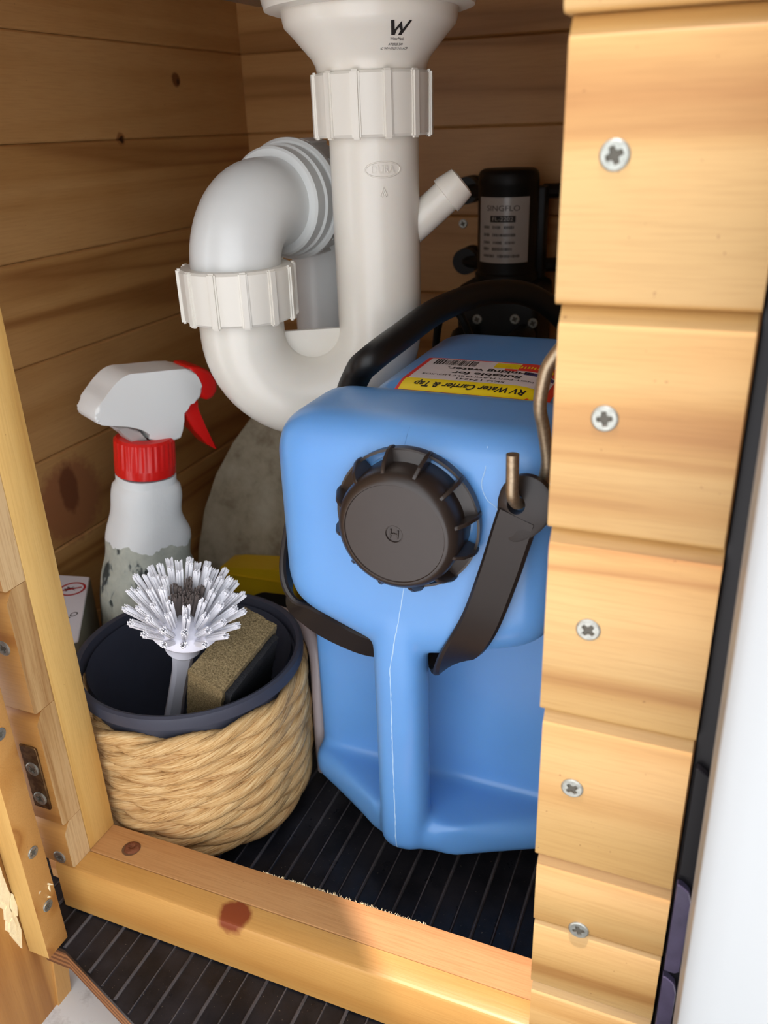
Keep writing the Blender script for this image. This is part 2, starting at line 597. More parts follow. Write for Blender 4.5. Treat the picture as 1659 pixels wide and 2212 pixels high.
# a Phillips screw head, 9.6 mm across, facing +Z, flush at z = 0
def screw_mesh(d=9.6, name='screw_head'):
    bm = bmesh.new()
    r = d / 2
    n = 24
    def ring(k, z): return [bm.verts.new((k * r * math.cos(2 * PI * i / n), k * r * math.sin(2 * PI * i / n), z)) for i in range(n)]
    out, mid_, rim = ring(1.0, -0.4), ring(0.985, 0.35), ring(0.86, 0.75)
    for A, B in ((out, mid_), (mid_, rim)):
        for i in range(n):
            bm.faces.new((A[i], A[(i + 1) % n], B[(i + 1) % n], B[i]))
    a, b = 0.085 * d, 0.29 * d
    a2 = a * 1.35
    cr = [(b, -a), (b, a), (a2, a2), (a, b), (-a, b), (-a2, a2), (-b, a), (-b, -a), (-a2, -a2), (-a, -b), (a, -b), (a2, -a2)]
    top = [bm.verts.new((x, y, 0.72)) for x, y in cr]
    bot = [bm.verts.new((x * 0.8, y * 0.8, 0.12)) for x, y in cr]
    m = len(cr)
    edges = [bm.edges.get((rim[i], rim[(i + 1) % n])) for i in range(n)]
    edges += [bm.edges.new((top[i], top[(i + 1) % m])) for i in range(m)]
    bmesh.ops.triangle_fill(bm, edges=edges, use_beauty=True)
    dark = []
    for i in range(m):
        dark.append(bm.faces.new((top[i], top[(i + 1) % m], bot[(i + 1) % m], bot[i])))
    dark.append(bm.faces.new(bot))
    for f in dark: f.material_index = 1
    for v in bm.verts:
        v.co *= S
    bmesh.ops.recalc_face_normals(bm, faces=bm.faces[:])
    me = bpy.data.meshes.new(name)
    bm.to_mesh(me); bm.free()
    me.materials.append(MT['screw']); me.materials.append(MT['screw_shade'])
    return me
SCREW = screw_mesh()
def screw(parent, loc, nrm, spin=0.0, scale=1.0, me=None, name='screw', label=None):
    o = bpy.data.objects.new(name, me or SCREW)
    col.objects.link(o)
    m = frame(Vector(loc) * S, nrm) @ Matrix.Rotation(spin, 4, 'Z') @ Matrix.Scale(scale, 4)
    o.parent = parent
    o.matrix_parent_inverse = PINV[parent.name]
    o.matrix_basis = m
    if label: o['label'] = label
    return o

# ================================================================== THE SETTING
# ---- floor: ribbed rubber on plywood, front edge cut on the slant
def yfront(x):
    if x < -339: return -26 + (x + 339) * 0.33 * -1 * 0
    if x < -266: return -26 - (x + 339) * 0.337
    return -50.6 - (x + 266) * 0.36
floor = root('floor', (-270, 300, 0), kind='structure')
xs = [-560, -339, -320, -297, -281, -266, -200, -100, 0, 70]
pts = [(x, yfront(x)) for x in xs] + [(70, 650), (-560, 650)]
part('plywood_base', prism(pts, FZ, -19, -3.2), 'ply', floor)
bm = bmesh.new()
add_prism(bm, [(x, y - 0.6) for x, y in pts[:-2]] + [(70, 650), (-560, 650)], FZ, -3.2, 0)
k = 0
x = -234.5 - 13.2 * 24
while x < 60:
    major = (k % 2 == 0)
    hw, ht = (1.0, 1.3) if major else (0.6, 0.6)
    y0 = yfront(x) + 0.4
    A = [(x - hw - 0.5, 0), (x - hw * 0.4, ht), (x + hw * 0.4, ht), (x + hw + 0.5, 0)]
    add_prism(bm, A, lambda u, v, w: (u, w, v), y0, 648)
    x += 13.2; k += 1
part('rubber_mat', finish(bm, 'rubber_mat', 20), 'mat', floor)

# ---- white step below the floor, extended out of view to bounce sunlight in
step = put('trim_4', box(-1500, 1200, -1800, 700, -95, -60, 3), 'van_ground', kind='structure')

# ---- side and back walls of tongue-and-groove boards
JOINTS = [-45, 39, 123, 208, 291, 374, 462, 543, 626]
def wall_boards(prefix, parent, fn, a, b, mat, face_sign):
    for z0, z1 in zip(JOINTS, JOINTS[1:]):
        z0c = max(z0, 0)
        q = 1.6
        pr = [(16, z0c + .2), (16, z1 - .2), (q, z1 - .2), (0, z1 - .2 - q), (0, z0c + .2 + q), (q, z0c + .2)]
        part('board', prism([(u * face_sign, v) for u, v in pr], fn, a, b), mat, parent)
wl = root('wall_left', (-545, 300, 0), kind='structure')
wall_boards('l', wl, lambda u, v, w: (-545 + u, w, v), 16.2, 640, 'pine_y', -1)
part('backing', box(-575, -562, 16.2, 660, 0, 627), 'pine_y', wl)  # unseen sheet added to stop sky light leaking through the joints
wb = root('wall_back', (-270, 640, 0), kind='structure')
wall_boards('b', wb, lambda u, v, w: (w, 640 + u, v), -561, 30, 'pine_back', 1)
part('backing', box(-562, 30, 657, 664, 0, 627), 'pine_back', wb)  # added behind the boards to block light at the gaps
screw(wb, (-286, 639.6, 366), (0, -1, 0), 0.3)
wr = root('wall_right', (12, 300, 0), kind='structure')
wall_boards('r', wr, lambda u, v, w: (12 + u, w, v), 16.2, 640, 'pine_y', 1)

part('backing', box(28.3, 36, 16.2, 660, 0, 627), 'pine_y', wr)  # same unseen light stop behind the right boards
# ---- benchtop above the cupboard
put('ceiling', box(-580, 60, 0, 660, 628, 650, 2), 'pine_back', kind='structure')

# ---- front wall: boards right of the opening and stubs left of it
wf = root('wall_front', (-20, 8, 0), kind='structure')
GR = [-8, 76, 161.5, 243, 327, 410, 495, 579, 627]
def front_profile(z0, z1, ch=4.6, cw=6.2):
    # sloped shoulder at the top edge, small round at the bottom edge
    return [(16, z0), (16, z1), (ch + 1.2, z1), (ch, z1 - 0.6), (0.5, z1 - cw), (0, z1 - cw - 1.2), (0, z0 + 2.0), (0.6, z0 + 0.7), (1.8, z0)]
XL = [-50, -50.5, -52, -53.5, -54.5, -56, -58, -59]     # the cut left ends are not quite in line
right_boards = []
for i, (z0, z1) in enumerate(zip(GR, GR[1:])):
    if i == 1:      # this board has split along its length
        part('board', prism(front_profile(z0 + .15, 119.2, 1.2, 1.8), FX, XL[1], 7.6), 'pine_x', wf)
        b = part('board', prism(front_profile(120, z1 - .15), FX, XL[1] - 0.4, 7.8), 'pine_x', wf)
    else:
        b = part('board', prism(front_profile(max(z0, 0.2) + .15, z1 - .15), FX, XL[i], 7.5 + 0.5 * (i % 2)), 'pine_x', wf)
    right_boards.append(b)
for bi, (sx_, sz_, sp_) in {5: (-40.1, 456.2, 0.4), 4: (-36.7, 372, 0.15), 3: (-36.4, 286, 0.9), 2: (-37.7, 205.7, 0.7), 1: (-29.6, 122.4, 0.3)}.items():
    screw(right_boards[bi], (sx_, -0.1, sz_), (0, -1, 0), sp_)
# stile behind the right boards
put('trim_3', box(-46, 8, 16.3, 40, 0, 626, 1), 'pine_z', kind='structure')

left_boards = []
for i, (z0, z1) in enumerate(zip(GR, GR[1:])):
    z0c = 40.2 if i == 0 else z0
    if i == 0:
        pr = front_profile(40.2, 75.9)
    else:
        pr = front_profile(z0 + .15, z1 - .15)
    bm = bmesh.new()
    fs = add_prism(bm, pr, FX, -470, -345.5)
    # tongue on the upper edge, as the sawn end shows
    me = finish(bm, 'board')
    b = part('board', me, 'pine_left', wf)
    me.materials.append(MT['end_grain'])
    for p in me.polygons:
        if p.normal.x > 0.9:
            p.material_index = 1
    left_boards.append(b)
    if i < len(GR) - 2:
        part('tongue', box(-360, -345.9 - 0.1, 6.5, 10.5, z1 - 1.5, z1 + 4.5, 0.5), 'end_grain', b)
screw(left_boards[2], (-356.2, -0.1, 206), (0, -1, 0), 0.4)
screw(left_boards[0], (-354.9, -0.1, 47), (0, -1, 0), 0.9)
# lintel above the opening
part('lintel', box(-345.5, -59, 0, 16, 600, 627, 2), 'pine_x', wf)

# left stile inside the opening
t1 = root('trim_1', (-357, 28, 40), kind='structure')
part('stile', box(-385, -345.5, 16.4, 40.7, 40.2, 627, 0.8), 'pine_z', t1)

# sill: front board and inner batten
t2 = root('trim_2', (-200, 20, 0), kind='structure')
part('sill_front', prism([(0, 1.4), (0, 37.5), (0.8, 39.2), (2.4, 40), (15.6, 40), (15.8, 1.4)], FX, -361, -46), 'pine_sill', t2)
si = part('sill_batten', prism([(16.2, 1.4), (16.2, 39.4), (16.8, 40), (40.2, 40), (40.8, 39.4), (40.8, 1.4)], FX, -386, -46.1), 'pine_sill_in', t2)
bm = bmesh.new()
for v in add_lathe(bm, [(0, 0.9), (1.2, 0.8), (2.0, 1.5), (3.6, 1.7), (4.7, 1.0), (5.2, 0.0), (5.2, -1)], 18):
    v.co += Vector((random.uniform(-.35, .35), random.uniform(-.35, .35), random.uniform(-.35, .35)))
me = finish(bm, 'rusty_screw', 60); me.materials.append(MT['rust'])
screw(si, (-320.5, 27.5, 40.0), (0, 0, 1), 0, 1.0, me, 'rusty_screw', 'rust-covered screw head sunk in the sill')
part('stain', lathe([(0, 0.1), (5.4, 0.1), (6.2, 0.02)], 20, Matrix.Translation((-321, 27, 40))), plastic('dark_screw_stain', srgb(104, 72, 46), 0.8), si)
# raised fibres along the sawn edge
bm = bmesh.new()
for i in range(170):
    xx = random.uniform(-230, -120); h = random.uniform(0.6, 2.0) * (1 - abs(xx + 175) / 75) + 0.3
    dy = random.uniform(-0.3, 0.9)
    a = bm.verts.new((xx - .25, 40.6, 39.6)); b_ = bm.verts.new((xx + .25, 40.6, 39.6)); c_ = bm.verts.new((xx + random.uniform(-1.2, 1.2), 40.6 + dy, 39.8 + h))
    d_ = bm.verts.new((xx, 41.0, 39.6))
    bm.faces.new((a, b_, c_)); bm.faces.new((b_, d_, c_)); bm.faces.new((d_, a, c_))
part('raised_fibres', finish(bm, 'raised_fibres', 0), 'torn', si, kind='stuff')

# ---- van body at the right: black seal strip, pads, white pillar
t5 = root('trim_5', (12, 6, 60), kind='structure')
part('seal_strip', box(8.6, 75, 4, 15.5, 2, 640, 1), 'black_trim', t5)
for z0, z1 in ((112, 166), (46, 108), (172, 230)):
    me = prism([(9.4, z0), (14.2, z0), (16.2, z0 + 2), (16.2, z1 - 9), (14.6, z1 - 3), (11.0, z1), (9.4, z1)], FY, 0.5, 4.5, 0.4, 1)
    part('pad', me, 'pad_lit' if z1 < 170 else 'black_trim', t5)
bm = bmesh.new()
pil = [(0, 0), (0, 60), (4, 60), (4, 2.5)]
prof = [(1.2, 3), (0, 1.2), (1.2, 0), (4.5, -1.6), (12, -3), (60, -5), (170, -3), (170, 40), (0.4, 52)]
A = [bm.verts.new((17.0 + u, -64 + v, -20)) for u, v in prof]
B = [bm.verts.new((9.2 + u, -64 + v, 640)) for u, v in prof]
bm.faces.new(A[::-1]); bm.faces.new(B)
for i in range(len(prof)):
    j = (i + 1) % len(prof)
    bm.faces.new((A[i], A[j], B[j], B[i]))
put('trim_6', finish(bm, 'trim_6', 50), 'van_white', kind='structure')

# ---- unseen slab added overhead: its edge shades all but the right end of the sill
zt = 950.0
off = SUN_DIR / -SUN_DIR.z * (zt - 40)
cc = -136 - off.x - off.y
tg = [(-1100, cc + 1100), (cc + 420, -420), (-1500, -420), (-1500, cc + 1100)]
put('shade_slab', prism(tg, FZ, zt, zt + 40, 4), 'van_white', kind='structure')

# ---- the open door at the left: batten, its screws, splintered board, hinge
d1 = root('door_1', (-356, -20, -80), kind='structure')
bat = part('batten', box(-357.5, -341.3, -37.0, -20.0, 3, 626, 0.6), 'pine_z', d1)
me = bat.data
me.materials.append(MT['pine_left'])
for p in me.polygons:
    if p.normal.x > 0.7:
        p.material_index = 1
for zz in (171, 84, 40):
    screw(bat, (-341.2, -28, zz), (1, 0, 0), 0.5, 0.8)
bm = bmesh.new()
# lower door board, swung a little out of line with the batten
fs = add_prism(bm, [(-9, 627), (-9, -20), (-25, -120), (-200, -150), (-300, -150), (-300, 627)], lambda u, v, w: (w, u, v), -376, -358.6)
bmesh.ops.bevel(bm, geom=bm.edges[:], offset=1.0, segments=2, affect='EDGES')
db = part('door_board', finish(bm, 'door_board'), 'door', d1)
part('edge_strip', prism([(-9.5, 20), (-10.5, -20), (-24.5, -118), (-36, -118), (-23, -20), (-23, 0)], lambda u, v, w: (w, u, v), -358.8, -356.8, 0.4, 1), 'door', d1)
# torn pale wood
bm = bmesh.new()
for i in range(16):
    zc = 24 + i * 5.6 + random.uniform(-3, 3)
    yc = -38.5 - random.uniform(0, 5)
    L = random.uniform(14, 34); w_ = random.uniform(2.0, 4.5)
    add_prism(bm, [(yc - w_, zc), (yc, zc - L * .5), (yc + w_ * .7, zc - L * .1), (yc + w_ * .5, zc + L * .5), (yc - w_ * .4, zc + L * .4)], lambda u, v, w: (w, u, v), -359.0, -357.4 + random.uniform(0, 1.8))
part('torn_wood', finish(bm, 'torn_wood', 20), 'torn', d1, label='pale splintered tear in the door board')
bm = bmesh.new()
for i in range(5):
    zz = 40 + random.uniform(-14, 16); yy = -27 + random.uniform(-6, 6)
    tip = Vector((-341 + random.uniform(0.5, 3), yy + random.uniform(-3, 3), zz + random.uniform(-3, 3)))
    base = Vector((-341.6, yy, zz))
    add_tube(bm, [base, (base + tip) / 2, tip], [0.7, 0.6, 0.15], 4)
part('splinters', finish(bm, 'splinters', 0), 'torn', d1, kind='stuff')
hp = part('hinge_plate', prism([(-363, 89), (-351, 89), (-350, 90), (-350, 135), (-351, 137), (-363, 137)], FY, -1.6, -0.1, 0.4, 1), 'hinge', d1)
for zz in (120.3, 97.3):
    screw(hp, (-356.2, -1.9, zz), (0, -1, 0), 0.5 if zz > 100 else 1.1, 1.0)

# ================================================================== SINK DRAIN
def arc(c, e1, e2, r, a0, a1, n):
    c, e1, e2 = Vector(c), Vector(e1), Vector(e2)
    return [c + e1 * (r * math.cos(a0 + (a1 - a0) * i / n)) + e2 * (r * math.sin(a0 + (a1 - a0) * i / n)) for i in range(n + 1)]
IN = Vector((-233, 270, 0)); LF = Vector((-317, 221, 0))
PR = 29.3
drain = root('sink_drain', (-233, 270, 260), 'white plastic sink waste and U-bend trap hanging at the top centre', 'drain pipe')
part('waste_body', lathe([(0, 556), (65, 556), (66.5, 553), (66.5, 537), (65, 532), (60, 530.5), (55, 531), (54.2, 525), (53.5, 522.5), (49, 518), (37.5, 505), (35.5, 501), (34.2, 494), (34, 470), (0, 470)], 64, Matrix.Translation((IN.x, IN.y, 0))), 'pvc', drain)
def ribbed_nut(r, h, n, rib, mtx, name):
    bm = bmesh.new()
    q = 1.6
    add_lathe(bm, [(r * 0.8, -h / 2), (r - q, -h / 2), (r, -h / 2 + q), (r + 0.4, h / 2 - q), (r + 0.4 - q, h / 2), (r * 0.8, h / 2)], 64, None, True)
    for i in range(n):
        a = 2 * PI * i / n + 0.12
        m = Matrix.Rotation(a, 4, 'Z')
        b2 = bmesh.new()
        add_box(b2, r - 2, r + rib, -3.0, 3.0, -h / 2 - 1, h / 2 + .5)
        bmesh.ops.bevel(b2, geom=b2.edges[:], offset=1.1, segments=2, affect='EDGES')
        vmap = {v: bm.verts.new(m @ v.co) for v in b2.verts}
        for f in b2.faces:
            bm.faces.new([vmap[v] for v in f.verts])
        b2.free()
    for v in bm.verts:
        v.co = mtx @ v.co
    return finish(bm, name)
part('lock_nut', ribbed_nut(37.6, 37, 12, 1.8, Matrix.Translation((IN.x, IN.y, 478.5)), 'lock_nut'), 'nut', drain)
ex = (LF - IN).normalized(); mid = (IN + LF) / 2; RB = (LF - IN).length / 2
zb = 337.0
path = [IN + Vector((0, 0, 470)), IN + Vector((0, 0, 430)), IN + Vector((0, 0, 380))] + \
       arc(mid + Vector((0, 0, zb)), -ex, Vector((0, 0, -1)), RB, 0, PI, 28) + [LF + Vector((0, 0, 345)), LF + Vector((0, 0, 372))]
part('trap_bend', tube(path, PR, 48), 'pvc', drain)
# web across the inside of the bend
wp = [(mid + Vector((0, 0, zb)) + (-ex) * ((RB - PR + 3) * math.cos(a)) + Vector((0, 0, -1)) * ((RB - PR + 3) * math.sin(a))) for a in [PI * i / 14 for i in range(15)]]
nw = ex.cross(Vector((0, 0, 1)))
bm = bmesh.new()
A = [bm.verts.new(p + nw * 2.2) for p in wp]; B = [bm.verts.new(p - nw * 2.2) for p in wp]
bm.faces.new(A); bm.faces.new(B[::-1])
for i in range(len(A)):
    j = (i + 1) % len(A)
    bm.faces.new((A[i], B[i], B[j], A[j]))
part('web', finish(bm, 'web'), 'pvc', drain)
part('union_nut', ribbed_nut(38.4, 35, 12, 2.0, Matrix.Translation((LF.x, LF.y, 366)), 'union_nut'), 'nut', drain)
# outlet elbow: up, then back
TB = Vector((-307, 345, 0)); hd = (TB - LF).normalized(); ER = 37.0; ZE = 419.0
path = [LF + Vector((0, 0, 366)), LF + Vector((0, 0, 378))] + arc(LF + hd * ER + Vector((0, 0, ZE - ER)), -hd, Vector((0, 0, 1)), ER, 0, PI / 2, 16) + [LF + hd * 60 + Vector((0, 0, ZE)), LF + hd * 88 + Vector((0, 0, ZE))]
part('outlet_elbow', tube(path, 30.6, 48), 'pvc_grey', drain)
mx = frame(LF + hd * 64 + Vector((0, 0, ZE)), hd)
part('outlet_collar', lathe([(30, -14), (35.5, -14), (37, -12.5), (37, -3), (38.5, -1.5), (38.5, 6), (36, 8), (30, 8)], 56, mx), 'pvc_grey', drain)
bm = bmesh.new()
m2 = frame(LF + hd * 88 + Vector((0, 0, ZE)), hd)
add_lathe(bm, [(30, -17), (40, -17), (42, -15), (42, -11), (39.5, -9), (39.5, 15), (38, 17), (30, 17)], 56, m2)
for i in range(10):
    a = 2 * PI * i / 10
    b2 = bmesh.new()
    add_box(b2, 38.5, 42, -4.5, 4.5, -11, 15)
    bmesh.ops.bevel(b2, geom=b2.edges[:], offset=0.8, segments=1, affect='EDGES')
    mm = m2 @ Matrix.Rotation(a, 4, 'Z')
    vmap = {v: bm.verts.new(mm @ v.co) for v in b2.verts}
    for f in b2.faces:
        bm.faces.new([vmap[v] for v in f.verts])
    b2.free()
part('outlet_nut', finish(bm, 'outlet_nut'), 'pvc_grey', drain)
path = [LF + hd * 86 + Vector((0, 0, ZE))] + arc(TB - hd * 30 + Vector((0, 0, ZE - 30)), Vector((0, 0, 1)), hd, 30, 0, PI / 2, 12) + [TB + Vector((0, 0, 380)), TB + Vector((0, 0, 300)), TB + Vector((0, 0, 150)), TB + Vector((0, 0, 2))]
part('tail_pipe', tube(path, [34] * 14 + [29.5] * 4, 40), 'pvc_grey', drain)
# side spigot with a barbed end
sd = Vector((0.70, 0.28, 0.62)).normalized()
s0 = IN + Vector((14, 8, 396))
ms = frame(s0, sd)
part('side_spigot', lathe([(0, 0), (11.6, 0), (11.0, 40), (12.8, 40.5), (12.8, 43), (10.8, 54), (8.6, 55), (8.6, 42), (0, 42)], 32, ms), 'pvc', drain)
# prints and raised marks
def on_cyl(bm, c, r_of_z, a0, z0, lift):
    """text plane (x right, y up) wrapped on a vertical cylinder about c, centred at angle a0"""
    for v in bm.verts:
        z = z0 + v.co.y
        r = r_of_z(z)
        a = a0 + v.co.x / r
        rr = r + lift + v.co.z
        v.co = Vector((c.x + rr * math.cos(a), c.y + rr * math.sin(a), z))
cone = lambda z: 37.5 + (z - 505) * (53.5 - 37.5) / (522.5 - 505) if z > 505 else 37.5
# direction from the drain to the viewer
va = math.atan2(-286 - IN.y, 0 - IN.x)
aW = va + 0.40
W = [(560, 300), (655, 300), (725, 490), (870, 315), (955, 485), (1090, 300), (1170, 300), (960, 610), (860, 610), (900, 510), (840, 450), (790, 510), (770, 610), (670, 610)]
def flat_poly(pts):
    bm = bmesh.new()
    f = bm.faces.new([bm.verts.new((x, y, 0)) for x, y in pts])
    bmesh.ops.triangulate(bm, faces=[f])
    return bm
bm = flat_poly([((x - 865) * 0.0215, (455 - y) * 0.0225 + 1.5) for x, y in W])
bmesh.ops.reverse_faces(bm, faces=bm.faces[:])
sub_long(bm, 3)
cone_c = lambda z: 53.6 if z > 522.5 else cone(z)
def print_on_waste(bm, dz, name):
    on_cyl(bm, IN, cone_c, aW - 0.04, 514.6 + dz, 0.15)
    part(name, finish(bm, name, 0), 'ink', drain)
print_on_waste(bm, 1.2, 'printed_mark')
for body, size, width, dz in (('WaterMark', 2.2, 8.6, -2.6), ('AT2828 240', 1.7, 9.0, -5.2), ('IC WM-030517-01 ACP', 1.7, 17.0, -7.2)):
    bm = text_bm(body, size, 0, width)
    print_on_waste(bm, dz, 'printed_text')
aD = va + 0.18
bm = text_bm('DURA', 6.4, 0.45, 15.0)
on_cyl(bm, IN, lambda z: PR, aD, 441, 0.1)
part('raised_lettering', finish(bm, 'raised_lettering', 0), 'pvc', drain)
bm = bmesh.new()
ov = []
for i in range(40):
    a = 2 * PI * i / 40
    xx, zz = 11.5 * math.cos(a), 4.6 * math.sin(a)
    aa = aD + xx / PR
    ov.append(Vector((IN.x + (PR + 0.1) * math.cos(aa), IN.y + (PR + 0.1) * math.sin(aa), 441 + zz)))
add_tube(bm, ov, 0.5, 6, False, True)
tri = []
for xx, zz in ((-2.2, 425.5), (0, 430.5), (2.2, 425.5), (1.2, 424.8), (0, 428), (-1.2, 424.8)):
    aa = aD + xx / PR
    tri.append(Vector((IN.x + (PR + 0.1) * math.cos(aa), IN.y + (PR + 0.1) * math.sin(aa), zz)))
add_tube(bm, tri, 0.42, 6, False, True)
part('raised_oval', finish(bm, 'raised_oval'), 'pvc', drain)

# sink bowl the drain hangs from (above the picture)
sk = put('sink_bowl', box(-390, -85, 120, 410, 556.2, 562, 2), 'steel', label='steel sink bowl base above the white drain flange', category='sink')

# ================================================================== WATER PUMP
PX, PY = -217.5, 566
pump = root('water_pump', (PX, PY, 250), 'black cylindrical water pump with silver rating plate on back wall', 'pump')
part('motor', lathe([(0, 425), (24, 425), (27.5, 423), (29, 420), (29.5, 414), (29.5, 411), (29, 410), (29, 330), (31, 328), (31, 322), (27, 320), (0, 320)], 48, Matrix.Translation((PX, PY, 0))), 'black', pump)
part('bracket', box(PX - 34, PX + 34, PY + 12, PY + 30, 318, 408, 3), 'black', pump)
for dx in (-56, 56):
    for zz in (402, 331):
        fo = part('mount_foot', lathe([(0, 0), (10, 0), (13.5, 3), (13.5, 14), (11, 18), (13.5, 22), (13.5, 34), (0, 34)], 24, frame((PX + dx, 639.8, zz), (0, -1, 0))), 'black', pump)
        bm = bmesh.new()
        add_tube(bm, [(PX + dx, 612, zz), (PX + dx * 0.5, 596, zz)], 7, 10)
        part('mount_arm', finish(bm, 'mount_arm'), 'black', pump)
head = part('pump_head', box(PX - 40, PX + 42, PY - 40, PY + 30, 248, 321, 7, 3), 'black', pump)
for dx, zz in ((-18, 288), (20, 290), (38, 287)):
    screw(head, (PX + dx, PY - 40.3, zz), (0, -1, 0), 0.4, 1.0)
for dx in (-26, 30):
    bm = bmesh.new()
    add_tube(bm, [(PX + dx, PY - 38, 275), (PX + dx, PY - 66, 275), (PX + dx, PY - 80, 262)], 11, 14)
    part('port_elbow', finish(bm, 'port_elbow'), 'black', pump)
vp_ = math.atan2(-286 - PY, 0 - PX)
def pump_patch(a_half, z0, z1, r, name, mat, a_c=0.0, rad_c=3):
    bm = bmesh.new()
    n, m = 20, 8
    g = []
    for j in range(m + 1):
        row = []
        for i in range(n + 1):
            a = vp_ + a_c - a_half + 2 * a_half * i / n
            row.append(bm.verts.new((PX + r * math.cos(a), PY + r * math.sin(a), z0 + (z1 - z0) * j / m)))
        g.append(row)
    for j in range(m):
        for i in range(n):
            bm.faces.new((g[j][i], g[j][i + 1], g[j + 1][i + 1], g[j + 1][i]))
    return part(name, finish(bm, name), mat, pump)
AC = -0.17
pump_patch(0.92, 341, 401, 29.5, 'rating_plate', 'silver', AC)
def pump_text(bm, z, name='plate_text', mat='ink'):
    on_cyl(bm, Vector((PX, PY, 0)), lambda q: 29.5, vp_ + AC, z, 0.12)
    part(name, finish(bm, name, 0), mat, pump)
pump_text(text_bm('SINGFLO', 7.0, 0, 33), 391)
pump_text(text_bm('®', 3.5, 0, 2.6), 394.5, 'plate_mark') if False else None
bm = bmesh.new(); f = bm.faces.new([bm.verts.new(p) for p in ((-12.5, -3, 0), (12.5, -3, 0), (12.5, 3, 0), (-12.5, 3, 0))])
bmesh.ops.subdivide_edges(bm, edges=bm.edges[:], cuts=6, use_grid_fill=True)
pump_text(bm, 381.5, 'model_box')
bm = text_bm('FL-2202', 5.0, 0, 20)
on_cyl(bm, Vector((PX, PY, 0)), lambda q: 29.5, vp_ + AC, 381.5, 0.25)
part('model_text', finish(bm, 'model_text', 0), 'silver', pump)
# the small lines of the plate are only strokes in the photograph
rn = random.Random(3)
for zz, ws in ((374, (7, 8, 9)), (367, (7, 22)), (360, (7, 9, 10)), (354, (7, 20)), (347.5, (12, 22))):
    xx = -20.0
    bm = bmesh.new()
    for w_ in ws:
        e = xx + w_
        while xx < e:
            bw = rn.uniform(0.5, 1.1); bh = rn.uniform(1.1, 1.5)
            bm.faces.new([bm.verts.new(p) for p in ((xx, -bh, 0), (xx + bw, -bh, 0), (xx + bw, bh, 0), (xx, bh, 0))])
            xx += bw + rn.uniform(0.35, 0.7)
        xx += 3.0
    pump_text(bm, zz, 'plate_line')

# ================================================================== BLACK HOSE
hp_ = smooth_path([(-238, 208, 11), (-237, 206, 120), (-235, 203, 240), (-229, 198, 296), (-217, 192, 323), (-206, 188, 334), (-199, 220, 341), (-188, 271, 350), (-168, 328, 352), (-145, 369, 342), (-120, 400, 312), (-104, 430, 262), (-100, 470, 240), (-112, 500, 262)], 8)
put('hose', tube(hp_, 9.0, 20), 'hose', label='thick black hose arching over the back of the blue can', category='hose')
# thin lead looping under the hose
put('pump_lead', tube(smooth_path([(-236, 420, 60), (-238, 400, 200), (-226, 372, 300), (-210, 350, 336), (-198, 348, 330), (-192, 362, 306), (-205, 425, 270), (-214, 523, 268)], 8), 3.2, 10), 'black', label='thin black lead looping below the thick hose', category='cable')

# ================================================================== BLUE JERRYCAN
Z0 = 25.0
def solid(bm, make, bev, seg=4):
    b2 = bmesh.new()
    make(b2)
    if bev:
        bmesh.ops.bevel(b2, geom=b2.edges[:], offset=bev, segments=seg, affect='EDGES', profile=0.5)
    bmesh.ops.recalc_face_normals(b2, faces=b2.faces[:])
    vm = {v: bm.verts.new(v.co) for v in b2.verts}
    for f in b2.faces:
        bm.faces.new([vm[v] for v in f.verts])
    b2.free()
bm = bmesh.new()
CX = -152.0
# upper block (its underside rises from the handle to the sides)
solid(bm, lambda b: add_prism(b, [(-233, 203), (-174, 180), (-134, 180), (-66, 203), (-66, 325), (-233, 325)], FY, 95, 182), 23, 5)
solid(bm, lambda b: add_box(b, -210, -82, 157, 335, Z0 + 2, 325), 28, 5)
# waist behind the grip
solid(bm, lambda b: add_prism(b, [(-247, 160), (-236, 153), (-68, 153), (-58, 160), (-64, 200), (-82, 330), (-214, 330), (-217, 188), (-244, 178)], FZ, Z0 + 4, 240), 8, 3)
# foot with a prow under the grip
solid(bm, lambda b: add_prism(b, [(-247, 146), (-185, 112), (-168, 100), (-144, 100), (-125, 106), (-60, 133), (-64, 200), (-82, 330), (-214, 330), (-217, 190), (-246, 180)], FZ, Z0, Z0 + 26), 10, 4)
# grip
solid(bm, lambda b: add_prism(b, [(94, Z0 + 1), (124, Z0 + 1), (124, 215), (94, 215)], FX, -175, -143), 12, 4)
me0 = finish(bm, 'can_raw', 0)
tmp = bpy.data.objects.new('tmp', me0); col.objects.link(tmp)
md = tmp.modifiers.new('r', 'REMESH'); md.mode = 'VOXEL'; md.voxel_size = 0.0022
md2 = tmp.modifiers.new('s', 'SMOOTH'); md2.factor = 0.5; md2.iterations = 14
bpy.context.view_layer.update()
dg = bpy.context.evaluated_depsgraph_get()
can_me = bpy.data.meshes.new_from_object(tmp.evaluated_get(dg))
bpy.data.objects.remove(tmp)
for p in can_me.polygons:
    p.use_smooth = True
can_me.materials.clear()
can = root('jerrycan', (CX, 200, Z0), 'blue plastic water can with black screw cap and front grip', 'jerrycan')
part('body', can_me, 'blue', can)
bvh = BVHTree.FromPolygons([v.co / S for v in can_me.vertices], [p.vertices[:] for p in can_me.polygons])
def hit(o, d):
    r = bvh.ray_cast(Vector(o), Vector(d))
    return (r[0], r[1]) if r[0] is not None else (None, None)
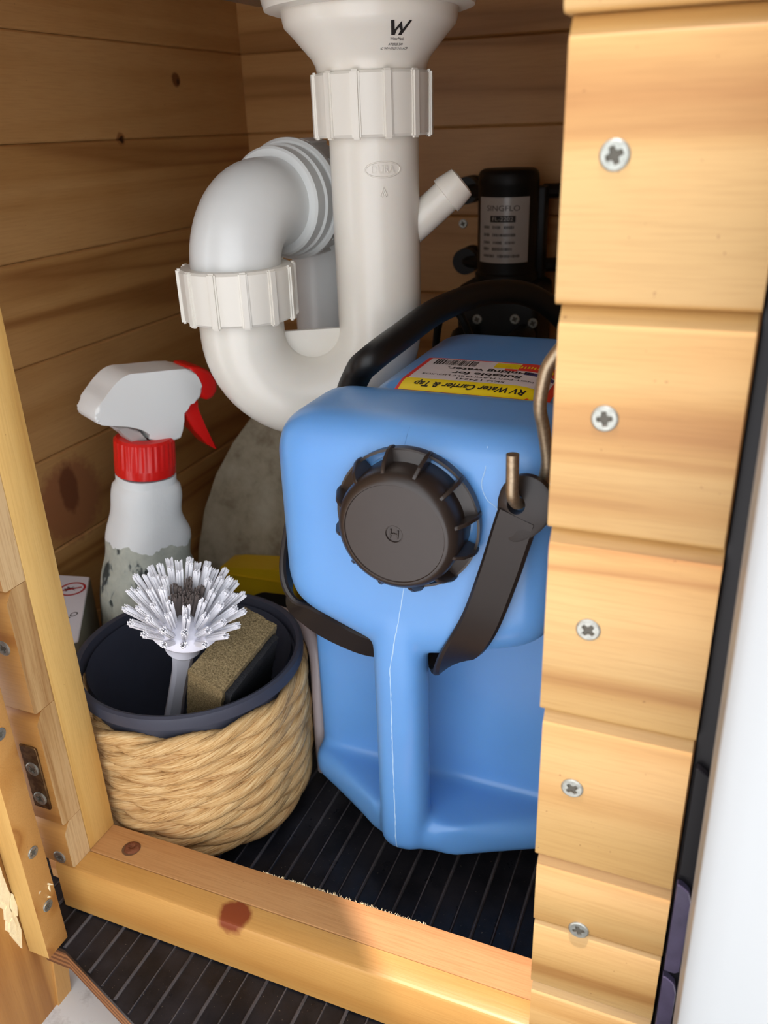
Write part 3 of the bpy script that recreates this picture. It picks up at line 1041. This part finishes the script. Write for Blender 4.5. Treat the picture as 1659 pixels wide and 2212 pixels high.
# moulding seam down the front and the grip
sp_pts = []
for zz in range(322, 28, -3):
    xx = -150 - (max(0, min(1, (235 - zz) / 60))) * 10.5
    p, nn = hit((xx + random.uniform(-.15, .15), 0, zz), (0, 1, 0))
    if p is not None:
        sp_pts.append(p + nn * -0.15)
bm = bmesh.new()
lo = [p for p in sp_pts if p.z < 236]
add_tube(bm, lo, [0.42 + random.uniform(-.12, .2) for _ in lo], 6)
part('mould_seam', finish(bm, 'mould_seam'), 'seam', can)
bm = bmesh.new()
hi = [p for p in sp_pts if p.z >= 305]
add_tube(bm, hi, 0.35, 6)
part('mould_seam', finish(bm, 'mould_seam'), 'blue', can)
# scratch wandering down the front
sc = []
for xx, zz in ((-106, 318), (-105.5, 308), (-107, 300), (-104, 292), (-99, 288), (-96, 281), (-93, 276)):
    p, nn = hit((xx, 0, zz), (0, 1, 0))
    sc.append(p)
part('scratch', tube(smooth_path(sc, 6), 0.28, 5), 'seam', can)

# cap: threaded drum, ring, twelve fins
CC = Vector((-145.5, 0, 277.5))
capr = part('cap', lathe([(0, 27.6), (4.6, 27.6), (4.8, 28.2), (27.0, 28.2), (27.4, 28.9), (28.6, 28.9), (29.4, 28.4), (31.6, 26.5), (33.0, 23), (33.4, 14), (33.4, 1), (30, 0), (30, -6), (0, -6)], 72, frame((CC.x, 98, CC.z), (0, -1, 0))), 'cap', can)
part('cap_skirt', lathe([(38.6, 4.2), (39.6, 4.2), (40, 6.5), (40, 10), (38.6, 10)], 72, frame((CC.x, 98, CC.z), (0, -1, 0)), close=True), 'cap', capr)
fm = frame((CC.x, 98, CC.z), (0, -1, 0))
def fin_mesh(rot, filled):
    bm = bmesh.new()
    pr = [(32, 4), (39.3, 4.4), (40.8, 6), (41.2, 9), (40.6, 13), (37, 21), (33.6, 24.6), (31.8, 25.4)]
    add_prism(bm, pr, lambda u, v, w: (u, w, v), -1.1, 1.1)
    bmesh.ops.bevel(bm, geom=bm.edges[:], offset=0.35, segments=1, affect='EDGES')
    mm = fm @ Matrix.Rotation(rot, 4, 'Z')
    for v in bm.verts:
        v.co = mm @ v.co
    return finish(bm, 'fin')
for i in range(12):
    a = 2 * PI * i / 12 + 0.20
    part('fin', fin_mesh(a, False), 'cap', capr)
# closed webs between every second pair of fins
for i in range(0, 12, 2):
    a0 = 2 * PI * i / 12 + 0.20
    bm = bmesh.new()
    n = 8
    for k in range(n):
        q0 = a0 + (2 * PI / 12) * k / n; q1 = a0 + (2 * PI / 12) * (k + 1) / n
        vv = [fm @ Vector((r * math.cos(q), r * math.sin(q), h)) for q in (q0, q1) for r, h in ((32.6, 4.4), (39.6, 4.4), (39.6, 9.8), (32.6, 12))]
        V_ = [bm.verts.new(p) for p in vv]
        for f in ((0, 1, 5, 4), (1, 2, 6, 5), (2, 3, 7, 6), (3, 0, 4, 7)):
            bm.faces.new([V_[q] for q in f])
    bmesh.ops.remove_doubles(bm, verts=bm.verts[:], dist=0.01)
    part('fin_web', finish(bm, 'fin_web'), 'cap', capr)
# moulded mark in the middle of the cap
bm = bmesh.new()
ring = [fm @ Vector((4.7 * math.cos(2 * PI * i / 32), 4.7 * math.sin(2 * PI * i / 32), 28.1)) for i in range(32)]
add_tube(bm, ring, 0.3, 6, False, True)
for seg in (((-1.6, 2.6), (-2.2, -2.4)), ((2.3, 2.2), (1.8, -2.4)), ((-2.0, 0.1), (2.0, -0.1))):
    add_tube(bm, [fm @ Vector((u, v, 27.9)) for u, v in seg], 0.45, 6)
add_lathe(bm, [(0, 28.3), (0.6, 28.1), (0.8, 27.6)], 10, fm)
part('cap_mark', finish(bm, 'cap_mark'), 'cap', capr)
part('neck', lathe([(26, -4), (34.5, -4), (34.5, 2), (31, 3.5), (26, 3.5)], 48, frame((CC.x, 97, CC.z), (0, -1, 0))), 'blue', can)

# label on top, lettering upside down for the viewer
LX0, LX1, LY0, LY1 = -184, -92, 172, 236
def drape(bm, lift, cap_z=400):
    for v in bm.verts:
        p, nn = hit((v.co.x, v.co.y, cap_z), (0, 0, -1))
        z = p.z if p is not None else 325
        v.co = Vector((v.co.x, v.co.y, z + lift + v.co.z))
def quad(x0, x1, y0, y1, nx, ny):
    bm = bmesh.new()
    g = [[bm.verts.new((x0 + (x1 - x0) * i / nx, y0 + (y1 - y0) * j / ny, 0)) for i in range(nx + 1)] for j in range(ny + 1)]
    for j in range(ny):
        for i in range(nx):
            bm.faces.new((g[j][i], g[j][i + 1], g[j + 1][i + 1], g[j + 1][i]))
    return bm
lab = None
def lab_quad(x0, x1, y0, y1, lift, mat, name, parent):
    bm = quad(x0, x1, y0, y1, 24, 16)
    drape(bm, lift)
    return part(name, finish(bm, name), mat, parent)
lab = lab_quad(LX0, LX1, LY0, LY1, 0.25, 'lab_red', 'label', can)
lab['label'] = 'white and yellow sticker with red border, upside down'
lab_quad(LX0 + 3.4, LX1 - 3.4, LY0 + 15, LY1 - 2, 0.4, 'lab_white', 'label_panel', lab)
lab_quad(LX0 + 2.2, LX1 - 4.5, LY0, LY0 + 15, 0.4, 'lab_yellow', 'label_title_band', lab)
def lab_text(body, size, width, xc, yc, mat='ink', bold=0.0, shear=0.0):
    bm = text_bm(body, size, 0, width, bold=bold)
    for v in bm.verts:
        v.co = Vector((xc - v.co.x - shear * v.co.y, yc - v.co.y, 0))
    drape(bm, 0.6)
    part('label_text', finish(bm, 'label_text', 0), mat, lab)
XC = (LX0 + LX1) / 2
lab_text('RV Water Carrier & Tap', 8.5, 68, XC - 2, LY0 + 7.2, bold=0.25, shear=0.25)
lab_text('SKU 174241', 4.6, 30, XC + 2, LY0 + 19)
lab_text('NOT FOR FLAMMABLE LIQUIDS', 3.8, 70, XC - 2, LY0 + 25)
lab_text('Suitable for', 8.0, 44, XC + 2, LY0 + 32, bold=0.2)
lab_text('drinking water.', 8.0, 56, XC + 2, LY0 + 41, bold=0.2)
bm = bmesh.new(); xx = LX0 + 8
rb = random.Random(5)
while xx < LX0 + 36:
    w_ = rb.choice((0.4, 0.7, 1.1))
    for q in range(4):
        y0, y1 = LY0 + 48 + q * 3, LY0 + 51 + q * 3
        bm.faces.new([bm.verts.new(p) for p in ((xx, y0, 0), (xx + w_, y0, 0), (xx + w_, y1, 0), (xx, y1, 0))])
    xx += w_ + rb.choice((0.4, 0.7, 1.0))
drape(bm, 0.6); part('barcode', finish(bm, 'barcode', 0), 'ink', lab)
lab_quad(LX1 - 44, LX1 - 28, LY0 + 49, LY0 + 60, 0.55, 'lab_yellow', 'label_patch', lab)
lab_quad(LX1 - 28, LX1 - 4, LY0 + 46, LY0 + 62, 0.55, 'lab_red', 'label_patch', lab)
lab_quad(LX1 - 22, LX1 - 4, LY0 + 38, LY0 + 44, 0.5, 'lab_navy', 'label_patch', lab)
lab_quad(LX1 - 36, LX1 - 28, LY0 + 44, LY0 + 48, 0.58, 'lab_red', 'label_patch', lab)
bm = bmesh.new(); xx = LX1 - 40
while xx < LX1 - 6:
    w_ = rb.uniform(1.0, 2.2)
    yk = LY0 + 51 + rb.uniform(-.5, .5)
    bm.faces.new([bm.verts.new(p) for p in ((xx, yk, 0), (xx + w_, yk, 0), (xx + w_ * 0.8, yk + 5, 0), (xx + 0.2, yk + 5, 0))])
    xx += w_ + 0.9
drape(bm, 0.75); part('label_letters', finish(bm, 'label_letters', 0), 'lab_yellow', lab)
# block it stands on
put('support_block', box(-210, -84, 185, 322, 1.4, Z0 + 0.1, 3), 'rubber_block', label='low black block under the blue water can', category='block')

# ================================================================== RUBBER STRAP AND HOOK
strap = root('rubber_strap', (-150, 120, 180), 'black rubber tie-down strap around the grip of the blue can', 'strap')
rp = smooth_path([(-80, 80, 303), (-83.5, 80, 294), (-87, 81, 282), (-94, 84, 256), (-104.5, 89, 223), (-117, 97, 197), (-131, 112, 176), (-146, 132, 166), (-158, 136, 164)], 8)
nr = len(rp)
wd = []
for i in range(nr):
    t = max(0, min(1, (i / nr - 0.62) / 0.3))
    wd.append(Vector((0.86, -0.10, 0.45)).lerp(Vector((0.35, -0.1, 0.94)), t))
ww = [21.0] * nr
# end eye: a thicker pierced lobe
bm = bmesh.new()
add_ribbon(bm, rp[9:], wd[9:], ww[9:], 5.2)
part('band', finish(bm, 'band'), 'strap', strap)
def eye():
    bm = bmesh.new()
    out_ = []
    c0 = Vector((-80.0, 80.0, 300.5))
    dn = (rp[11] - rp[2]).normalized()
    wv = Vector((0.86, -0.10, 0.45)); wv = (wv - dn * wv.dot(dn)).normalized()
    nv = dn.cross(wv)
    if nv.y > 0: nv = -nv
    n = 28
    outer = []
    for i in range(n):
        a = 2 * PI * i / n
        u, v = math.cos(a), math.sin(a)
        R_ = 13.8
        p = c0 + wv * (u * R_) - dn * (v * R_ if v > 0 else v * 23) 
        if v < 0:
            p = c0 + wv * (u * (R_ + (10.4 - R_) * min(1, -v * 1.05) ** 2)) - dn * (v * 24)
        outer.append(p)
    hole = [c0 + wv * (-3.8 + 4.6 * math.cos(2 * PI * i / n)) - dn * (-3.0 + 5.2 * math.sin(2 * PI * i / n)) for i in range(n)]
    L = []
    for s in (2.75, -2.75):
        thin = [1.0 if (p - c0).dot(dn) < 8 else 0.72 for p in outer]
        o1 = [bm.verts.new(p + nv * s * 0.7 * q) for p, q in zip(outer, thin)]
        cen = sum(outer, Vector()) / n
        o2 = [bm.verts.new(cen + (p - cen) * 0.9 + nv * s * q) for p, q in zip(outer, thin)]
        h1 = [bm.verts.new(p + nv * s) for p in hole]
        e = []
        for ring in (o2, h1):
            e += [bm.edges.new((ring[i], ring[(i + 1) % n])) for i in range(n)]
        bmesh.ops.triangle_fill(bm, edges=e, use_beauty=True)
        for i in range(n):
            bm.faces.new((o1[i], o1[(i + 1) % n], o2[(i + 1) % n], o2[i]))
        L.append((o1, h1))
    for A, B in zip(L[0], L[1]):
        for i in range(n):
            bm.faces.new((A[i], A[(i + 1) % n], B[(i + 1) % n], B[i]))
    return finish(bm, 'eye', 40), c0, wv, dn, nv
me, ec, ew, ed, en = eye()
part('eye', me, 'strap', strap)
lp = smooth_path([(-158, 136, 164), (-176, 137, 160), (-193, 134, 160), (-210, 127, 170), (-224, 117, 186), (-233, 112, 199), (-238.5, 118, 214), (-240, 132, 236), (-239.5, 150, 262), (-239, 164, 282)], 6)
bm = bmesh.new()
nl = len(lp)
wl_ = [Vector((0.25, -0.2, 0.95)).lerp(Vector((0.0, -0.75, 0.65)), max(0, min(1, (i / nl - 0.35) * 2.2))) for i in range(nl)]
add_ribbon(bm, lp, wl_, 19, 4.5)
part('band', finish(bm, 'band'), 'strap', strap)
hole_c = ec + ew * -3.8 + ed * 3.0
hk = root('metal_hook', (-80, 80, 305), 'dull grey steel hook through the end of the black strap', 'hook')
pts = [(-85.6, 70.5, 327.5), (-85.4, 70.5, 318), (-85.2, 70.6, 308), tuple(hole_c + Vector((-0.3, -5.5, 3.2))), tuple(hole_c + Vector((0.4, 0, 0))), tuple(hole_c + Vector((3, 6.2, 1))), (-76, 88, 304), (-72.8, 87, 318), (-74.0, 81, 337), (-75.2, 76, 349), (-74.0, 74, 361), (-71, 74, 371), (-62, 75, 382), (-50, 76, 386)]
part('wire', tube(smooth_path(pts, 8), 3.1, 14), 'hook', hk)

# ================================================================== ROPE-WRAPPED POT
PC = Vector((-328, 126, 0))
pot = root('utensil_pot', (PC.x, PC.y, 0), 'charcoal pot wrapped in natural straw rope beside the blue can', 'pot')
part('liner', lathe([(0, 1.5), (60, 1.5), (66, 4), (69, 12), (72, 60), (74, 118), (74.5, 128), (75.5, 132.5), (78, 133.5), (80.2, 132.5), (80.6, 130), (80, 124), (74.6, 122), (72.5, 122), (71.4, 128), (69.5, 120), (66, 60), (62, 14), (58, 9), (0, 8)], 96, Matrix.Translation(PC)), 'pot', pot)
def rope_mesh():
    bm = bmesh.new()
    uvl = bm.loops.layers.uv.new('UVMap')
    pitch = 11.6; z_lo, z_hi = 6.5, 119.0
    turns = (z_hi - z_lo) / pitch
    seg = 96
    n = int(turns * seg)
    rr = random.Random(11)
    ph = [0.0]
    for strand in range(2):
        rings = []
        tw = 0.0
        for i in range(n + 1):
            th = 2 * PI * i / seg
            z = z_lo + pitch * i / seg
            base = 66 + 9.5 * min(1, (z / 34)) ** 0.6 + 2.0 * (z / 120)
            if z < 16: base -= (16 - z) * 0.55
            tw += 2 * PI / seg * 490 / (98 + 18 * math.sin(i * 0.013)) / 1.0
            a = tw + strand * PI
            wob = 0.7 * math.sin(i * 0.051 + strand) + 0.6 * math.sin(i * 0.017)
            R_ = base + 2.5 * math.cos(a)
            zz = z + 3.0 * math.sin(a) + wob
            cen = Vector((R_ * math.cos(th), R_ * math.sin(th), zz))
            er = Vector((math.cos(th), math.sin(th), 0)); ez = Vector((0, 0, 1))
            ring = []
            m = 10
            w1, w2 = 4.2, 5.6
            for k in range(m):
                q = 2 * PI * k / m + a
                ring.append(bm.verts.new(PC + cen + er * (w1 * math.cos(q)) + ez * (w2 * math.sin(q))))
            rings.append(ring)
        for i in range(n):
            A, B = rings[i], rings[i + 1]
            for k in range(10):
                j = (k + 1) % 10
                f = bm.faces.new((A[k], A[j], B[j], B[k]))
                for lp_, (uu, vv) in zip(f.loops, ((i, k), (i, k + 1), (i + 1, k + 1), (i + 1, k))):
                    # slanted fibres
                    lp_[uvl].uv = (uu * 0.25 + strand * 37, vv / 10 + uu * 0.018)
    return finish(bm, 'rope_wrap', 60)
part('rope_wrap', rope_mesh(), 'rope', pot)

# ================================================================== DISH BRUSH (stands in the pot)
BH = Vector((-309.5, 103, 175)); BA = Vector((0.32, -0.17, 0.93)).normalized()
brush = root('dish_brush', tuple(BH - BA * 150), 'white round dish brush standing bristles up in the pot', 'brush')
bmx = frame(BH, BA)
part('head', lathe([(0, 7), (12, 6), (21, 2), (24, -3), (24.5, -6), (22, -10), (16, -15), (12.5, -19), (11.5, -26), (12.5, -29), (10, -33), (0, -33)], 40, bmx), 'brush_white', brush)
hpth = [BH - BA * 28, BH - BA * 50, BH - BA * 90 + Vector((-3, 1, 0)), BH - BA * 130 + Vector((-6, 3, 0)), BH - BA * 160 + Vector((-8, 4, 0))]
bm = bmesh.new(); hs = smooth_path(hpth, 8)
add_ribbon(bm, hs, [Vector((0.8, 0.6, 0))] * len(hs), [17 - 5 * min(1, i / 10) + (5 * max(0, (i - 16) / 16)) for i in range(len(hs))], 9)
part('handle', finish(bm, 'handle'), 'brush_white', brush)
def tuft(n, r, spread, h, seed):
    rr = random.Random(seed)
    bm = bmesh.new()
    for i in range(n):
        a = rr.uniform(0, 2 * PI); q = r * math.sqrt(rr.random())
        b0 = Vector((q * math.cos(a), q * math.sin(a), 0))
        t0 = b0 * spread + Vector((0, 0, h + rr.uniform(-1.2, 1.2)))
        w_ = 0.42
        vb = [bm.verts.new(b0 + Vector((w_ * math.cos(k * 2.094), w_ * math.sin(k * 2.094), 0))) for k in range(3)]
        vt = [bm.verts.new(t0 + Vector((w_ * math.cos(k * 2.094), w_ * math.sin(k * 2.094), 0))) for k in range(3)]
        for k in range(3):
            bm.faces.new((vb[k], vb[(k + 1) % 3], vt[(k + 1) % 3], vt[k]))
        bm.faces.new(vt)
    return finish(bm, 'bristle_tuft', 0)
TW = [tuft(30, 1.85, 1.2, 23, s) for s in (1, 2, 3)]
TD = [tuft(22, 2.0, 1.3, 19, s) for s in (4, 5)]
for t_ in TW: t_.materials.append(MT['bristle'])
for t_ in TD: t_.materials.append(MT['bristle_dark'])
rb = random.Random(21)
def place_tuft(me, u, v, h, tilt_dir, tilt, sc):
    o = bpy.data.objects.new('bristle_tuft', me)
    col.objects.link(o)
    d = (bmx.to_3x3() @ Vector((math.sin(tilt) * math.cos(tilt_dir), math.sin(tilt) * math.sin(tilt_dir), math.cos(tilt))))
    o.parent = brush
    o.matrix_parent_inverse = PINV[brush.name]
    o.matrix_basis = frame((bmx @ Vector((u, v, h))) * S, d) @ Matrix.Scale(sc, 4)
for r_, n_, tl, h_, kind_ in ((0, 1, 0, 6.5, 'd'), (4.6, 6, 0.08, 6, 'd'), (7.6, 6, 0.14, 6, 'd'), (10.8, 9, 0.22, 5.5, 'w'), (14.6, 12, 0.38, 4, 'w'), (18.4, 15, 0.55, 1.5, 'w'), (21.6, 18, 0.74, -1.0, 'w')):
    for i in range(n_):
        a = 2 * PI * (i + 0.5 * (n_ % 2)) / n_
        me = rb.choice(TD if kind_ == 'd' else TW)
        place_tuft(me, r_ * math.cos(a), r_ * math.sin(a), h_, a + rb.uniform(-.06, .06), tl + rb.uniform(-.05, .05), rb.uniform(1.0, 1.1))

# ================================================================== SPONGE (stands in the pot)
sA, sB, sE = Vector((-287, 139, 168)), Vector((-257, 138, 156)), Vector((-293.5, 75, 150))
e1 = (sB - sA).normalized(); e2 = (sE - sA); e2 = (e2 - e1 * e2.dot(e1)).normalized(); e3 = e1.cross(e2)
if e3.z > 0: e3 = -e3
spg = root('sponge', tuple(sA + e3 * 85), 'brown kitchen sponge with dark scouring side leaning in the pot', 'sponge')
def slab(a0, a1, b0, b1, c0, c1, n, jit, name, bev=0.0):
    bm = bmesh.new()
    def q(a, b, c): return sA + e1 * a + e2 * b + e3 * c
    nx, ny, nz = n
    rj = random.Random(9)
    grid = {}
    for i in range(nx + 1):
        for j in range(ny + 1):
            for k_ in range(nz + 1):
                if i in (0, nx) or j in (0, ny) or k_ in (0, nz):
                    p = q(a0 + (a1 - a0) * i / nx, b0 + (b1 - b0) * j / ny, c0 + (c1 - c0) * k_ / nz)
                    grid[(i, j, k_)] = bm.verts.new(p + Vector((rj.uniform(-jit, jit), rj.uniform(-jit, jit), rj.uniform(-jit, jit))))
    def fc(*ks): bm.faces.new([grid[k_] for k_ in ks])
    for i in range(nx):
        for j in range(ny):
            for k_ in (0, nz): fc((i, j, k_), (i + 1, j, k_), (i + 1, j + 1, k_), (i, j + 1, k_))
    for i in range(nx):
        for k_ in range(nz):
            for j in (0, ny): fc((i, j, k_), (i + 1, j, k_), (i + 1, j, k_ + 1), (i, j, k_ + 1))
    for j in range(ny):
        for k_ in range(nz):
            for i in (0, nx): fc((i, j, k_), (i, j + 1, k_), (i, j + 1, k_ + 1), (i, j, k_ + 1))
    return finish(bm, name, 50)
part('foam', slab(0, 27, 0, 62, 0, 88, (10, 22, 20), 0.35, 'foam'), 'sponge', spg)
part('scourer', slab(27.2, 31.5, 4, 59, 6, 72, (2, 16, 16), 0.5, 'scourer'), 'scour', spg)

# ================================================================== SPRAY BOTTLE
NK = Vector((-425, 227, 222)); BAx = Vector((0.085, 0.06, 1)).normalized()
hdx = Vector((0.42, 0.90, 0)).normalized()
B0 = NK - BAx * (222 / BAx.z)
# a thin frame with object coordinates along the bottle
bot = bpy.data.objects.new('spray_bottle', None); col.objects.link(bot)
bfm = frame(B0, BAx, hdx)
bot.empty_display_size = 0.02
bot.matrix_world = Matrix.Translation(B0 * S) @ bfm.to_3x3().to_4x4()
PINV[bot.name] = Matrix.Identity(4)
bot['label'] = 'clear trigger spray bottle with torn white label and red collar'
bot['category'] = 'spray bottle'
def bpart(name, me, mat, parent=None):
    o = bpy.data.objects.new(name, me); col.objects.link(o)
    o.parent = parent or bot
    me.materials.append(MT[mat])
    return o
bm = bmesh.new()
rings = []
prof = []
for i in range(66):
    z = 3.2 + i * 3.08
    t = z / 205
    fx = 41; fy = 36
    if z > 100:
        k_ = (z - 100) / 105
        fx = 41 - 17.5 * k_ ** 1.2; fy = 36 - 13 * k_ ** 1.3
    if z > 196:
        fx = fy = 22.5
    if z < 8:
        fx -= (8 - z) * 0.9; fy -= (8 - z) * 0.9
    g = 0.0
    if 118 < z < 190:
        g = 4.6 * (0.5 - 0.5 * math.cos((z - 118) / 72 * 2 * PI * 2.0))
    ring = []
    for k_ in range(40):
        a = 2 * PI * k_ / 40
        c_, s_ = math.cos(a), math.sin(a)
        n_ = 2.6
        rr_ = (abs(c_ / fx) ** n_ + abs(s_ / fy) ** n_) ** (-1 / n_)
        if c_ > 0.2: rr_ -= g * (c_ - 0.2) / 0.8
        if c_ < -0.2: rr_ -= 0.45 * g * (-c_ - 0.2) / 0.8
        ring.append(bm.verts.new((rr_ * c_, rr_ * s_, z * 1.068)))
    rings.append(ring)
bm.faces.new(rings[0][::-1])
for A, B in zip(rings, rings[1:]):
    for k_ in range(40):
        j = (k_ + 1) % 40
        bm.faces.new((A[k_], A[j], B[j], B[k_]))
bm.faces.new(rings[-1])
bpart('bottle_body', finish(bm, 'bottle_body'), 'bottle')
# ribbed red collar
bm = bmesh.new()
n = 120
prof = [(22.5, 219), (24.0, 219), (24.3, 226), (23.6, 227), (23.2, 247), (21.5, 249), (14, 249.5)]
rg = []
for r_, z in prof:
    rg.append([bm.verts.new(((r_ + (0.55 if (226.5 < z < 248 and (k_ // 2) % 2 == 0) else 0)) * math.cos(2 * PI * k_ / n), (r_ + (0.55 if (226.5 < z < 248 and (k_ // 2) % 2 == 0) else 0)) * math.sin(2 * PI * k_ / n), z)) for k_ in range(n)])
for A, B in zip(rg, rg[1:]):
    for k_ in range(n):
        j = (k_ + 1) % n
        bm.faces.new((A[k_], A[j], B[j], B[k_]))
bpart('collar', finish(bm, 'collar', 25), 'red')
# sprayer shroud (side profile along x, extruded across y)
def sh(px_, py_):
    yy = py_ + 0.30 * (px_ - 700)
    return ((px_ - 700) * (0.141 if px_ > 700 else 0.130) + 2, 248 + (580 - yy) * 0.134)
SHR = [(325, 490), (340, 440), (390, 365), (470, 262), (545, 205), (640, 178), (900, 110), (960, 128), (995, 180), (1003, 230), (975, 290), (900, 335), (882, 380), (862, 540), (700, 585), (672, 552), (625, 524), (540, 513), (440, 520), (360, 526), (335, 515)]
SHR3 = [Vector((sh(*p)[0], sh(*p)[1], 0)) for p in SHR]
pts = [(p.x, p.y) for p in smooth_path(SHR3 + [SHR3[0]], 3)[:-1]]
bm = bmesh.new()
add_prism(bm, pts, lambda u, v, w: (u, w, v), -15.5, 15.5)
big = [e for e in bm.edges if abs(e.verts[0].co.y - e.verts[1].co.y) < 0.1]
bmesh.ops.bevel(bm, geom=big, offset=2.6, segments=4, affect='EDGES', profile=0.5, clamp_overlap=True)
bpart('shroud', finish(bm, 'shroud', 50), 'white_pl')
bpart('neck_insert', prism([sh(440, 535), sh(540, 530), sh(625, 540), sh(690, 600), sh(560, 620), sh(545, 570), sh(470, 555)], lambda u, v, w: (u, w, v), -9, 9, 2, 2), 'clear_wh')
NOZ = [(920, 94), (1000, 80), (1064, 94), (1112, 140), (1118, 205), (1088, 258), (1035, 290), (985, 250)]
bpart('nozzle', prism([sh(*p) for p in NOZ], lambda u, v, w: (u, w, v), -14.5, 14.5, 4, 3), 'red')
TRG = [(935, 330), (1005, 285), (1012, 330), (1000, 370), (1060, 470), (1135, 590), (1125, 603), (1060, 575), (980, 495), (915, 400), (925, 355)]
bpart('trigger', prism([sh(*p) for p in TRG], lambda u, v, w: (u, w, v), -8, 8, 1.6, 2), 'red')

# ================================================================== WHITE BOX at the left
TR, BR = Vector((-497, 217)), Vector((-436, 130))
wbx = root('white_box', (-490, 160, 1), 'white cardboard box with red prohibition sign behind the left post', 'box')
bxp = [(TR.x, TR.y), (BR.x, BR.y), (-462, 92), (-541, 92), (-541, 208)]
me = prism(bxp, FZ, 1.4, 112, 0.8, 1)
bxo = part('carton', me, 'card', wbx)
me.materials.append(MT['card_shaded'])
for p in me.polygons:
    if abs(p.normal.z) < 0.3 and p.normal.x > 0.3:
        p.material_index = 1
sc_ = Vector((-497, 194, 112.15))
bm = bmesh.new()
add_lathe(bm, [(9.6, 0), (11.6, 0), (11.6, 0.1), (9.6, 0.1)], 40, Matrix.Translation(sc_), True)
add_prism(bm, [(-8, -0.9), (8, -0.9), (8, 0.9), (-8, 0.9)], lambda u, v, w: tuple(sc_ + Vector((u * .75 - v * .66, u * .66 + v * .75, w))), 0, 0.1)
part('prohibition_sign', finish(bm, 'prohibition_sign', 0), 'sign_red', bxo)
bm = bmesh.new()
for q in (((-6, -3), (2, 3)), ((-3, -5), (-1, 4)), ((-6, 1), (4, -1))):
    a, b_ = Vector(q[0]), Vector(q[1]); d = (b_ - a).normalized() * 0.9; nn = Vector((-d.y, d.x))
    bm.faces.new([bm.verts.new(sc_ + Vector((p.x, p.y, 0.05))) for p in (a + nn, b_ + nn * .3, b_ - nn * .3, a - nn)])
part('sign_figure', finish(bm, 'sign_figure', 0), 'ink', bxo)
bm = text_bm('One', 9, 0, 17)
for v in bm.verts:
    v.co = Vector((-467 + v.co.y * 0.9, 156 - v.co.x, 112.2))
part('carton_text', finish(bm, 'carton_text', 0), 'ink', bxo)

# ================================================================== SMALL THINGS AT THE BACK
bm = bmesh.new()
gp = [(-545, 0), (-543, 26), (-536, 70), (-520, 112), (-498, 150), (-470, 186), (-438, 216), (-400, 240), (-350, 258), (-350, 0)]
GY = 432
f = lambda u, v, w: (u + 1.5, GY + w + v * 0.22, v + 1.2)
add_prism(bm, gp, f, 0, 5)
bmesh.ops.bevel(bm, geom=bm.edges[:], offset=1.2, segments=2, affect='EDGES')
put('grey_sheet', finish(bm, 'grey_sheet', 50), 'grey_sheet', label='stained grey sheet with curved edge leaning behind the spray bottle', category='sheet')
yb = root('yellow_packet', (-430, 408, 1.5), 'flat yellow packet lying at the foot of the grey sheet', 'packet')
part('packet_body', prism([(-484, 1.6), (-392, 1.6), (-390, 44), (-420, 42), (-470, 36), (-484, 34)], FY, 392, 424, 2, 2), 'yellow', yb)
part('packet_fold', prism([(-478, 26), (-398, 28), (-398, 30), (-478, 28)], FY, 390.4, 392.4), 'yellow', yb)
put('black_pouch', prism([(-432, 2), (-346, 2), (-342, 40), (-354, 62), (-388, 60), (-424, 40)], FY, 262, 326, 6, 3), 'rubber_block', label='dark pouch on the floor behind the rope pot', category='pouch')
put('pale_tube', tube(smooth_path([(-330, 245, 95), (-300, 222, 108), (-276, 200, 118), (-257, 181, 110), (-252, 172, 80), (-251.6, 170, 40), (-251.6, 171, 8)], 8), 5.4, 16), 'tube_pink', label='pale pinkish plastic tube squeezed between pot and blue can', category='tube')
